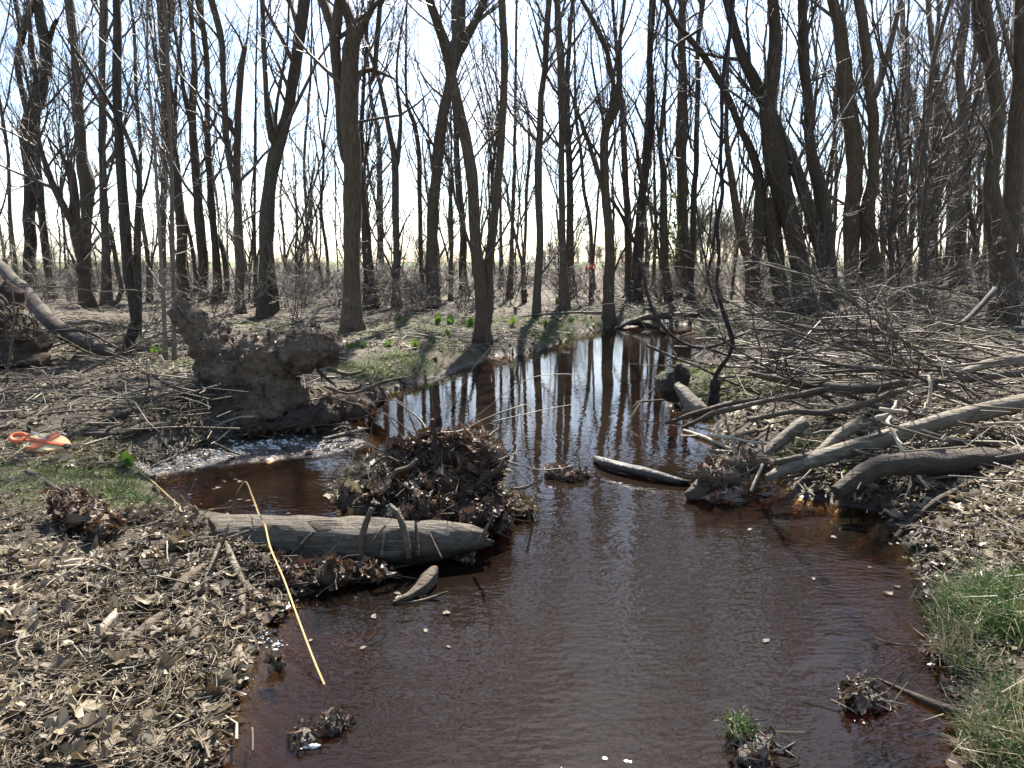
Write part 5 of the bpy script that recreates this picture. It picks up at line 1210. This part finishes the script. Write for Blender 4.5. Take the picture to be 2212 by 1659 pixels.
def tube_part(name, mat, parent, P, r, k=8):
    P = catmull(np.array(P, float), 20); m_ = MB(); add_limb(m_, P, np.full(len(P), r), k, 0, True)
    return obj(name, m_.mesh(name, mat), parent)
oval = [(.03 + .165 * math.cos(t) * (1.12 if math.cos(t) > 0 else 1), .105 * math.sin(t) * (1 - .25 * max(math.cos(t), 0))) for t in np.linspace(0, 2 * math.pi, 29)[:-1]]
box_part('reel_face', M_YELLOW, reel, oval, .008, .030)
box_part('rim', M_ORANGE, reel, [(x * 1.03 - .001, y * 1.04) for x, y in oval], .002, .012)
box_part('cross_arm', M_ORANGE, reel, [(-.05, -.095), (.02, -.1), (.085, .095), (.015, .1)], .031, .038)
box_part('frame_bar', M_ORANGE, reel, [(-.16, -.012), (.19, -.03), (.2, -.012), (-.16, .022)], .032, .044)
tube_part('handle', M_ORANGE, reel, [(-.13, .03, .03), (-.19, .05, .035), (-.235, .03, .04), (-.24, -.01, .04), (-.2, -.035, .035), (-.13, -.02, .03)], .016)
tube_part('crank_arm', M_STEEL, reel, [(-.13, .06, .06), (-.05, .035, .062), (.04, .0, .055)], .006)
tube_part('crank_knob', M_BLACK, reel, [(-.13, .06, .05), (-.132, .062, .09), (-.134, .064, .1)], .012)
tube_part('hook', M_BLACK, reel, [(-.04, .03, .045), (.03, .01, .06), (.06, .02, .055), (.02, .04, .05)], .003, 6)
box_part('tape_mouth', M_BLACK, reel, [(.185, -.035), (.235, -.03), (.235, -.004), (.185, .004)], .006, .034)
tp = [(152, 979, None, .012), (195, 986, None, .012), (232, 993, None, .012), (275, 1010, None, .02), (325, 1041, None, .02), (365, 1072, 0.05, 0), (400, 1100, .03, 0), (430, 1104, .03, 0), (470, 1098, .03, 0), (500, 1094, .05, 0), (512, 1064, .20, 0), (530, 1040, .30, 0), (545, 1072, .28, 0),
      (560, 1112, .27, 0), (572, 1132, .235, 0), (584, 1182, .22, 0), (612, 1248, .17, 0), (642, 1330, .11, 0), (680, 1430, .04, 0), (716, 1512, -.03, 0)]
P = []
for px, py, z, lf in tp:
    if z is None:
        q = ground(px, py); q[2] += lf
    else:
        q = at_z(np.array([px]), np.array([py]), z)[0]
    P.append(q)
P = catmull(np.array(P), 110)
T = np.gradient(P, axis=0); T /= np.linalg.norm(T, axis=1, keepdims=True)
side = np.cross(T, np.array([0, -.55, .83])); side /= np.linalg.norm(side, axis=1, keepdims=True)
tw_ = np.sin(np.linspace(0, 9, len(P)))[:, None] * .6
nrm = np.cross(side, T); side = side * np.cos(tw_) + nrm * np.sin(tw_); nrm = np.cross(side, T)
hw = .004
V = np.stack([P - side * hw - nrm * .0006, P + side * hw - nrm * .0006, P + side * hw + nrm * .0006, P - side * hw + nrm * .0006], 1)
i = np.arange(4); j = (i + 1) % 4; rg_i = np.arange(len(P) - 1)[:, None] * 4
mb = MB(); mb.add(V.reshape(-1, 3), np.stack([rg_i + i, rg_i + j, rg_i + 4 + j, rg_i + 4 + i], -1).reshape(-1, 4))
from mathutils import Matrix, Vector, Euler
Mi = (Matrix.Translation(reel.location) @ Euler(reel.rotation_euler).to_matrix().to_4x4() @ Matrix.Diagonal((1.0, 1.0, 1.0, 1))).inverted()
me = mb.mesh('tape', M_TAPE, False); me.transform(Mi)
obj('tape', me, reel)

gf = ground(pts('C', '405 1610 26')[0][0], pts('C', '405 1610 26')[0][1])
cf = at_y(np.array([1276.]), np.array([577.]), np.array([gf[1] - .16]))[0]
rib = empty('marker_ribbon', cf); tag(rib, 'bright orange marker ribbon tied round a thin stem on the far bank', 'ribbon')
aa = np.linspace(0, 2 * math.pi, 13)
m_ = MB(); m_.add(*tubes(np.array([[(.13 * math.cos(a), .16 + .13 * math.sin(a), .05 * math.sin(a * 2)) for a in aa]]), np.full((1, 13), .022), 6)); obj('band', m_.mesh('band', M_FLAG), rib)
tube_part('tail', M_FLAG, rib, [(-.1, .02, 0), (-.16, -.02, -.06), (-.12, -.03, -.16), (-.2, -.03, -.2)], .03, 6)
tube_part('tail', M_FLAG, rib, [(.06, .02, .03), (.12, -.02, .1), (.13, -.02, -.04)], .025, 6)

# ------------------------------------------------------------------ skunk cabbage
def cab_leaf(seed):
    rg_ = np.random.default_rng(seed)
    n = 9; v = []
    for i in range(n):
        t = i / (n - 1)
        w_ = .30 * math.sin(math.pi * min(t * .92 + .07, 1)) ** .8
        c = np.array([0.10 * t * t, 0, t])
        for sx in (-1, 0, 1):
            v.append(c + np.array([.10 * abs(sx) * w_ * 3 + rg_.normal(0, .012), sx * w_, -.05 * abs(sx) * t]))
    q = [(i * 3 + k, i * 3 + k + 1, i * 3 + k + 4, i * 3 + k + 3) for i in range(n - 1) for k in (0, 1)]
    m_ = MB(); m_.add(np.array(v), q, None, rg_.uniform(0, 1))
    return m_.mesh('leaf', M_CAB, True, 'tint')
CAB = [cab_leaf(i) for i in range(3)]
def cabbage(px, py, h, label, n, group='skunk cabbage shoots'):
    g = ground(px, py)
    root = empty('skunk_cabbage', g); tag(root, label, 'plant', group)
    rg_ = np.random.default_rng(int(px * 7 + py))
    for i in range(n):
        o_ = obj('leaf', CAB[rg_.integers(3)], root, (rg_.normal(0, .02), rg_.normal(0, .02), -.01))
        s = h * .72 * rg_.uniform(.6, 1.05); o_.scale = (s, s * rg_.uniform(.8, 1.2), s)
        o_.rotation_euler = (rg_.normal(0, .25), rg_.uniform(.05, .45), i * 6.28 / n + rg_.normal(0, .4))
cabbage(265, 1008, .24, 'large glossy green plant on the bank right of the tape reel', 3)
cabbage(150, 990, .12, 'thin green shoot right beside the mouth of the tape reel', 2)
for px, py, h, lb in [(944, 698, .34, 'tallest green shoot in the cluster on the left bank meadow'), (972, 700, .36, 'broad green shoot right of the tallest one on the left bank meadow'), (1015, 704, .34, 'green shoot close to the left of the bank edge twin tree'), (898, 754, .26, 'green shoot standing nearest the left cut bank'), (1106, 704, .3, 'green shoot just right of the bank edge twin tree'),
                      (1176, 705, .3, 'green shoot on the grassy point by the upstream bend'), (1232, 697, .3, 'green shoot near the foot of the leaning trunk at the bend'), (788, 752, .22, 'small green shoot at the left end of the left bank meadow'), (858, 694, .3, 'green shoot below the thin shrub on the left bank meadow'), (755, 752, .2, 'tiny green shoot behind the root plate'),
                      (970, 728, .22, 'short green shoot below the broad one on the left bank meadow'), (838, 748, .22, 'short green shoot between the cut bank and the meadow'), (1640, 792, .2, 'single green leaf on the right bank mossy point'), (1690, 846, .16, 'low green leaves above the long brown limb'), (1897, 897, .14, 'green leaf tucked in the brush pile'),
                      (1842, 1042, .2, 'green plant between the longest log and the bulky log'), (2183, 692, .3, 'green shoot behind the lone forked tree'), (340, 763, .2, 'green leaf left of the two pale saplings'), (1806, 1137, .06, 'tiny green sprig at the water edge below the bulky log'), (1203, 655, .35, 'green patch of shoots at the foot of the far slope')]:
    cabbage(px, py, h, lb, 3 if h < .2 else 4)

# ------------------------------------------------------------------ shrubs
def shrub_mesh(seed, h, ns):
    rg_ = np.random.default_rng(seed)
    st = np.column_stack([rg_.normal(0, .12, (ns, 2)), np.full(ns, -.05)])
    d = np.column_stack([rg_.normal(0, .35, (ns, 2)), np.ones(ns)]); d /= np.linalg.norm(d, axis=1, keepdims=True)
    P, Rr = grow(st, d, h * rg_.uniform(.5, 1.0, ns), np.full(ns, .011), .004, 7, rg_, .14, .02)
    ms = MB(); ms.add(*tubes(P, Rr, 5))
    m_ = MB()
    P2, R2 = children_of(P, Rr, 6, rg_, .2, (.5, 1.1), (.25, .6), .003, 5, .005, .7, .02, .2); m_.add(*tubes(P2, R2, 3))
    P3, R3 = children_of(P2, R2, 4, rg_, .15, (.5, 1.0), (.3, .7), .0025, 4, .0035, .7, .02, .2); m_.add(*tubes(P3, R3, 3))
    return ms.mesh('stem', M_TWIG), m_.mesh('twigs', M_TWIG)
SHR = [shrub_mesh(400 + i, h, n) for i, (h, n) in enumerate([(1.7, 9), (1.3, 8), (2.2, 10), (1.0, 9)])]
rg = np.random.default_rng(15)
def shrubs(n, pxr, yr, label, group, s=(.45, .95), where=('',)):
    for _ in range(n):
        for _t in range(20):
            yy = rg.uniform(*yr); px = rg.uniform(*pxr); xx = (px - CX) / FPX * yy
            if float(H(xx, yy)) > .15: break
        lab_ = label.format(deep=('near front', 'middle', 'far back')[min(2, int(3 * (yy - yr[0]) / (yr[1] - yr[0])))], pos=where[min(len(where) - 1, int(len(where) * (px - pxr[0]) / (pxr[1] - pxr[0])))])
        root = empty('bare_shrub', (xx, yy, float(H(xx, yy)))); tag(root, lab_, 'shrub', group)
        k = int(rg.integers(4)); sc = rg.uniform(*s)
        root.scale = (sc * rg.uniform(.9, 1.5), sc * rg.uniform(.9, 1.5), sc); root.rotation_euler = (0, 0, rg.uniform(0, 6.28))
        obj('stem', SHR[k][0], root); obj('twigs', SHR[k][1], root)
shrubs(70, (-120, 560), (17, 41), 'low bare shrub, {deep} of the far left undergrowth, {pos}', 'undergrowth shrubs far left', where=('past the edge', 'by the black sinuous tree', 'by the broken top tree', 'by the curved twin tree', 'behind the pale saplings', 'by the snapped tree'))
shrubs(80, (560, 1060), (18, 42), 'low bare shrub, {deep} of the brushy slope, {pos}', 'undergrowth shrubs on the brushy slope', where=('by the broad forked tree', 'in the bright gap', 'by the thickest trunk', 'by the V forked tree', 'by the leaning trunk', 'by the bank edge twin'))
shrubs(86, (1060, 1640), (21, 42), 'low bare shrub, {deep} of the far slope, {pos}', 'undergrowth shrubs beyond the stream', (.5, 1.0), where=('by the bank edge twin', 'by the smooth pole trunk', 'by the ribbon stem', 'by the kinked tree', 'by the ivy tree', 'by the grey column'))
shrubs(76, (1640, 2330), (13, 40), 'low bare shrub, {deep} of the right wood, {pos}', 'undergrowth shrubs of the right wood', (.5, 1.05), where=('behind the great clump', 'by the double trunk', 'right of the double trunk', 'left of the lone forked tree', 'by the lone forked tree', 'past the right edge'))
for px, py, k, sc, lb in [(850, 690, 0, .8, 'bare many twigged shrub before the thickest trunk'), (640, 690, 2, .8, 'tangled bare shrub behind the root plate'), (770, 700, 1, .9, 'thin bare shrub between the root plate and the thickest trunk'), (1690, 650, 2, .8, 'bare bush against the great multi stemmed tree'), (1780, 690, 0, .9, 'bare bush at the top of the brush pile'),
                          (1950, 690, 1, 1.0, 'bare bush right of the stout double trunk'), (60, 690, 2, .8, 'bare bush above the dark root tangle'), (2060, 730, 1, .8, 'low bare bush behind the brush pile'), (480, 690, 3, 1.0, 'bare scrub between the saplings and the broad forked tree')]:
    g = ground(px, py); root = empty('bare_shrub', g); tag(root, lb, 'shrub', 'bare shrubs standing alone'); root.scale = (sc,) * 3; root.rotation_euler = (0, 0, px)
    obj('stem', SHR[k][0], root); obj('twigs', SHR[k][1], root)

# ivy on the crooked tree
a = pts('C', '840 1250 10')[0]; dI = ground(*pts('C', '822 1605 48')[0][:2])[1]
rgi = np.random.default_rng(3); n = 420
P = at_y(rgi.normal(a[0] - 6, 13, n), rgi.uniform(415, 565, n), dI + rgi.normal(0, .2, n))
mb = MB(); add_leaves(mb, P, rgi.normal(size=(n, 3)), rgi.uniform(.06, .13, n), rgi, .5)
tag(obj('ivy', mb.mesh('ivy', M_GRASS, False, 'tint')), 'green ivy leaves clinging round the crooked tree by the grey column', 'ivy')

# ------------------------------------------------------------------ loose sticks, one by one
def stick_mesh(seed, tw):
    rg_ = np.random.default_rng(seed)
    n = 9
    x = np.linspace(-.5, .5, n)
    P = np.stack([x, .06 * np.sin(x * rg_.uniform(2, 6) + rg_.uniform(0, 6)) + rg_.normal(0, .008, n), .05 * np.sin(x * rg_.uniform(2, 6) + rg_.uniform(0, 6)) + rg_.normal(0, .006, n)], -1)
    r = .012 * (1 - .6 * (x + .5)) * rg_.uniform(.8, 1.2, n)
    m_ = MB(); add_limb(m_, P, r, 6, .15, True, seed)
    if tw:
        P2, R2 = children_of(P[None], r[None], tw, rg_, .15, (.4, .9), (.15, .4), .002, 5, .003, .5, .0, .2); m_.add(*tubes(P2, R2, 4))
    return m_
STK = {m.name: [stick_mesh(600 + 20 * k + i, [0, 0, 2, 4, 6][i]).mesh('stick', m) for i in range(5)] for k, m in enumerate((M_DEAD, M_DEADD, M_PALE))}
rg = np.random.default_rng(25)
def sticks(n, box, L, lift, yaw, tilt, label, group, mats=('dead_wood_weathered', 'dead_wood_brown', 'dead_wood_brown', 'split_pale_wood'), kinds=(0, 1, 2, 3, 4), thick=(.7, 1.5), cat='stick', name='stick', poly=None):
    px = rg.uniform(box[0], box[2], n); py = rg.uniform(box[1], box[3], n)
    G = ground_many(px, py)
    for k in range(n):
        sd = float(sdf(WATER, G[k:k + 1, 0], G[k:k + 1, 1])[0])
        if sd < .02: continue
        l = rg.uniform(*L) * rg.uniform(.6, 1.0)
        o_ = obj(name, STK[mats[rg.integers(len(mats))]][kinds[rg.integers(len(kinds))]], None, G[k] + np.array([0, 0, .012 + lift * rg.uniform() ** 1.6]))
        th = rg.uniform(*thick)
        o_.scale = (l, l ** .5 * th, l ** .5 * th); o_.rotation_euler = (rg.uniform(0, 6.28), rg.normal(0, tilt), rg.normal(*yaw) if yaw else rg.uniform(0, 6.28))
        tag(o_, label, cat, group)
sticks(80, (1560, 690, 2230, 860), (.8, 2.6), .5, (0, .55), .2, 'thin dead stick in the upper tangle of the brush pile', 'sticks in the upper brush pile', mats=('dead_wood_weathered', 'dead_wood_brown', 'dead_wood_brown'), thick=(.6, 1.4))
sticks(70, (1640, 860, 2230, 1060), (.5, 1.7), .22, (.2, .55), .14, 'thin dead stick in the lower tangle of the brush pile', 'sticks in the lower brush pile', thick=(.5, 1.2))
sticks(45, (0, 700, 640, 960), (.4, 1.5), .10, None, .08, 'thin dead stick lying among leaves behind the tape reel', 'sticks on the left bank behind the reel', thick=(.5, 1.1))
sticks(60, (0, 1160, 560, 1659), (.16, .5), .03, (-.9, .8), .1, 'small loose stick in the near left litter mat', 'small sticks of the near left litter', thick=(.5, 1.0), kinds=(0, 1, 0, 1, 2))
sticks(24, (1330, 600, 2000, 700), (.8, 2.5), .15, (0, .7), .08, 'dead stick lying on the wooded bank at the stream head', 'sticks on the bank at the stream head', thick=(.8, 1.6))
sticks(20, (560, 640, 1250, 740), (.5, 1.6), .05, (0, .7), .05, 'dead stick lying on the left bank meadow', 'sticks on the left bank meadow', thick=(.6, 1.2))
sticks(14, (1950, 1060, 2230, 1280), (.15, .6), .04, None, .1, 'small stick on the muddy right slope', 'small sticks on the muddy right slope', thick=(.5, 1.0))

# ------------------------------------------------------------------ fallen leaves: nearest ones singly, the rest as litter
def big_leaf(seed, kind):
    rg_ = np.random.default_rng(seed)
    n = 22; v = [(0, 0, .02)]
    for i in range(n):
        t = 2 * math.pi * i / n
        if kind: r = .5 * (.62 + .38 * abs(math.cos(2.5 * t))) * rg_.uniform(.9, 1.08); x, y = r * math.cos(t), r * math.sin(t)
        else: r = .5 * (.8 + .2 * math.cos(7 * t)) * rg_.uniform(.9, 1.1); x, y = r * math.cos(t), .55 * r * math.sin(t)
        v.append((x, y, rg_.uniform(.4, 1.3) * (y * y) * 1.4 - .25 * x * x + rg_.normal(0, .025)))
    m_ = MB(); m_.add(np.array(v), None, [(0, 1 + i, 1 + (i + 1) % n) for i in range(n)], .12 + .1 * (seed % 6))
    m_.add(*tubes(np.array([[(-.45, 0, 0), (-.65, .03, .03), (-.8, .08, .02)]]), np.full((1, 3), .008), 3))
    return m_.mesh('fallen_leaf', M_LEAF, False, 'tint')
LV = [big_leaf(700 + i, i % 2) for i in range(6)]
def leaf_objs(n, box, size, label, group):
    px = rg.uniform(box[0], box[2], n); py = rg.uniform(box[1], box[3], n); G = ground_many(px, py)
    for k in range(n):
        if float(sdf(WATER, G[k:k + 1, 0], G[k:k + 1, 1])[0]) < .0: continue
        s = rg.uniform(*size)
        o_ = obj('fallen_leaf', LV[rg.integers(6)], None, G[k] + np.array([0, 0, .02 + .02 * rg.uniform()]))
        o_.scale = (s, s, s); o_.rotation_euler = (rg.normal(0, .45), rg.normal(0, .45), rg.uniform(0, 6.28)); tag(o_, label, 'leaf', group)
leaf_objs(190, (0, 1150, 600, 1680), (.06, .12), 'curled dry leaf in the near left litter', 'dry leaves of the near left litter')
leaf_objs(60, (1930, 1060, 2230, 1300), (.05, .09), 'dry leaf on the muddy right slope', 'dry leaves of the muddy right slope')
leaf_objs(50, (1640, 1010, 1900, 1090), (.06, .1), 'dry leaf caught under the brush pile logs', 'dry leaves under the brush pile')

for box_, n_, lb_, gp_ in [((350, 1030, 900, 1115), 26, 'leaf floating on the amber pool behind the log', 'leaves floating on the pool'), ((560, 1260, 1000, 1400), 12, 'leaf lying in the shallows before the log', 'leaves in the shallows'), ((1100, 1000, 1900, 1600), 3, 'single leaf adrift on the open stream', 'leaves adrift on the stream'), ((1750, 1080, 2060, 1300), 8, 'leaf floating along the right water edge', 'leaves along the right water edge')]:
    P_ = at_z(rg.uniform(box_[0], box_[2], n_), rg.uniform(box_[1], box_[3], n_), .006)
    sd_ = sdf(WATER, P_[:, 0], P_[:, 1])
    for k in range(n_):
        if sd_[k] > -.02: continue
        sz_ = rg.uniform(.025, .055)
        o_ = obj('fallen_leaf', LV[2 + rg.integers(3)], None, P_[k]); o_.scale = (sz_, sz_, sz_ * .5); o_.rotation_euler = (rg.normal(0, .06), rg.normal(0, .06), rg.uniform(0, 6.28)); tag(o_, lb_, 'leaf', gp_)
rg = np.random.default_rng(35)
def scatter(n, box, thr=-.16):
    px = rg.uniform(box[0], box[2], n); py = rg.uniform(box[1], box[3], n)
    G = ground_many(px, py)
    ok = (sdf(WATER, G[:, 0], G[:, 1]) > .01) & (sdf(MUD, G[:, 0], G[:, 1]) > -.05) & (G[:, 1] < 44)
    ok &= fbm(G[:, 0] * .9, G[:, 1] * .9, 131, 3) + rg.normal(0, .12, n) > thr
    return G[ok]
UP = np.array([0, 0, 1.0])
mb = MB()
for n, box, sz, tl in [(15000, (-350, 618, 2560, 760), (.05, .11), .35), (9000, (-350, 740, 900, 1010), (.04, .09), .4), (9000, (1450, 740, 2560, 1120), (.04, .10), .45), (13000, (-350, 1100, 640, 1800), (.018, .075), .55), (3600, (1920, 1040, 2560, 1420), (.025, .06), .45), (2500, (1950, 1250, 2560, 1800), (.02, .05), .4), (2000, (-350, 980, 420, 1150), (.02, .05), .4)]:
    G = scatter(n, box); m = len(G); add_leaves(mb, G + UP * .012, np.tile(UP, (m, 1)), rg.uniform(*sz, m), rg, tl)
wl_ = MB()
for n, box in [(260, (300, 915, 800, 1010)), (900, (460, 1250, 760, 1660)), (900, (1900, 1090, 2110, 1660)), (700, (780, 740, 1300, 900)), (500, (1420, 700, 1640, 1000))]:
    Gp = ground_many(rg.uniform(box[0], box[2], n), rg.uniform(box[1], box[3], n)); sdw = sdf(WATER, Gp[:, 0], Gp[:, 1]); Gp = Gp[(sdw > -.03) & (sdw < .35) & (rg.uniform(0, 1, n) < .75)]
    add_leaves(wl_, Gp + UP * .012, np.tile(UP, (len(Gp), 1)), rg.uniform(.03, .09, len(Gp)), rg, .25, .7)
tag(obj('wet_leaves', wl_.mesh('wet_leaves', M_LEAFW, False, 'tint')), 'wet dark leaves plastered along the water edge', None, kind='stuff')
tag(obj('leaf_litter', mb.mesh('leaf_litter', M_LEAF, False, 'tint')), 'dry brown leaf litter spread over the forest floor', None, kind='stuff')
mb = MB()
for n, box, L, r in [(6000, (-350, 640, 2560, 760), (.2, .7), (.003, .007)), (2800, (-350, 740, 800, 1010), (.1, .4), (.0016, .0045)), (2400, (1500, 700, 2560, 1120), (.1, .45), (.0018, .0045)), (3600, (-350, 1120, 620, 1800), (.04, .20), (.0009, .0030)), (2500, (1920, 1040, 2560, 1700), (.04, .2), (.001, .003)), (2000, (-350, 980, 420, 1150), (.04, .15), (.001, .002))]:
    G = scatter(n, box, -.06); m = len(G); add_twigs(mb, G + UP * rg.uniform(.008, .05, (m, 1)), rg.uniform(*L, m), rg.uniform(*r, m), rg, .18)
for n, box, L, r, lf in [(170, (1560, 680, 2400, 870), (.6, 2.2), (.004, .014), .42), (140, (1640, 860, 2400, 1070), (.4, 1.4), (.003, .010), .28), (260, (-200, 690, 680, 960), (.4, 1.3), (.003, .009), .12), (120, (-200, 1150, 560, 1750), (.1, .35), (.003, .007), .04), (260, (1300, 600, 2400, 700), (.6, 2.2), (.006, .016), .2), (160, (500, 640, 1300, 740), (.5, 1.4), (.004, .01), .05)]:
    G = scatter(n, box, -.06); m = len(G); add_twigs(mb, G + UP * (.01 + lf * rg.uniform(0, 1, (m, 1)) ** 1.5), rg.uniform(*L, m), rg.uniform(*r, m), rg, .12, bend=.25)
tag(obj('twig_litter', mb.mesh('twig_litter', M_STRAW, True, 'tint')), 'fine dry twigs strewn over the banks', None, kind='stuff')

# ------------------------------------------------------------------ grass and moss
mb, mm, md = MB(), MB(), MB()
for g, rad, w in MOSS_W:
    n = int(1500 * w * min(rad / .4, 2))
    p = np.column_stack([rg.normal(g[0], rad * .55, n), rg.normal(g[1], rad * .55, n)])
    z, sd, mu = H(p[:, 0], p[:, 1], True); ok = (sd > .02) & (mu < .5)
    p = np.column_stack([p, z])[ok]; n = len(p)
    far = max(1.0, g[1] / 5)
    add_blades(mm, p, rg.uniform(.015, .045, n) * far ** .4, rg.uniform(.0012, .003, n) * far ** .6, rg, .6)
tag(obj('moss', mm.mesh('moss', M_MOSS, False, 'tint')), 'short green moss and seedlings on the banks', None, kind='stuff')
for px, py, rad, n, L, dry in [(2110, 1320, .18, 2600, (.05, .15), .12), (2180, 1360, .16, 1600, (.05, .15), .12), (2060, 1375, .10, 700, (.04, .12), .5), (2040, 1420, .06, 400, (.05, .13), .8), (2180, 1540, .10, 1200, (.05, .14), .35), (2130, 1600, .08, 900, (.05, .15), .5), (2190, 1640, .12, 1200, (.05, .15), .3), (2110, 1655, .05, 400, (.04, .12), .7), (2085, 1450, .05, 300, (.04, .1), .2),
                               (2160, 1290, .2, 1200, (.05, .14), .1), (240, 1060, .2, 1500, (.02, .06), .2), (300, 1085, .1, 700, (.02, .06), .1), (1730, 970, .15, 800, (.03, .09), .4), (1700, 990, .1, 400, (.03, .09), .4), (820, 905, .1, 200, (.03, .08), .5), (1225, 722, .5, 800, (.06, .2), .2), (1680, 850, .3, 600, (.05, .14), .3)]:
    g = ground(px, py)
    p = np.column_stack([g[0] + rg.normal(0, rad * .5, n) * rg.gamma(2.2, .45, n), g[1] + rg.normal(0, rad * .5, n) * rg.gamma(2.2, .45, n)])
    z, sd, _ = H(p[:, 0], p[:, 1], True); p = np.column_stack([p, z])[sd > .0]
    kd = rg.uniform(0, 1, len(p)) < dry
    for m_, sel in ((mb, ~kd), (md, kd)):
        q = p[sel]; add_blades(m_, q, rg.uniform(*L, len(q)) * np.clip(rg.gamma(4, .25, len(q)), .3, 2.0), rg.uniform(.0007, .0034, len(q)), rg, .65)
tag(obj('grass', mb.mesh('grass', M_GRASS, False, 'tint')), 'green grass tufts on the near right bank', None, kind='stuff')
tag(obj('dry_grass', md.mesh('dry_grass', M_DRYG, False, 'tint')), 'straw coloured dead grass among the tufts', None, kind='stuff')

# ------------------------------------------------------------------ white flecks as painted glare on the inflow film, and scum at the near edge
M_FOAM_GLARE = plain('white_froth_and_glare', (.62, .62, .60), .35)
rgf = np.random.default_rng(91)
line = np.array([(296, 1022), (340, 1006), (385, 998), (430, 990), (480, 976), (530, 968), (580, 962), (630, 958), (690, 962), (740, 968)], float)
t_ = rgf.uniform(0, len(line) - 1.001, 1100) ** 1.0; k_ = t_.astype(int); f_ = (t_ - k_)[:, None]
pp = line[k_] * (1 - f_) + line[k_ + 1] * f_ + np.column_stack([rgf.normal(0, 18, 1100), rgf.normal(0, 8, 1100)])
keep = fbm(pp[:, 0] * .045, pp[:, 1] * .16, 7, 3) > -.03
for c_, sx, sy, n_ in (((568, 1376), 12, 9, 34), ((480, 1440), 9, 7, 14), ((600, 1395), 9, 7, 12), ((655, 1612), 10, 4, 8)):
    pp = np.vstack([pp, np.column_stack([rgf.normal(c_[0], sx, n_), rgf.normal(c_[1], sy, n_)])]); keep = np.concatenate([keep, np.ones(n_, bool)])
pp = pp[keep]; G = at_z(pp[:, 0], pp[:, 1], 0.0); G[:, 2] = np.maximum(H(G[:, 0], G[:, 1]), 0) + .003
G = G[G[:, 2] < .08]; n_ = len(G)
sz = .003 + .011 * rgf.uniform(0, 1, (n_, 1, 1)) ** 2.5
V = G[:, None] + ic[None] * rgf.uniform(.7, 1.3, (n_, 12, 1)) * sz * np.array([1.5, 1.0, .45])
mb = MB(); mb.add(V.reshape(-1, 3), None, (it[None] + (np.arange(n_) * 12)[:, None, None]).reshape(-1, 3))
tag(obj('foam_and_glare', mb.mesh('foam_and_glare', M_FOAM_GLARE)), 'white flecks painted as glare on the inflow film, and edge scum', None, kind='stuff')
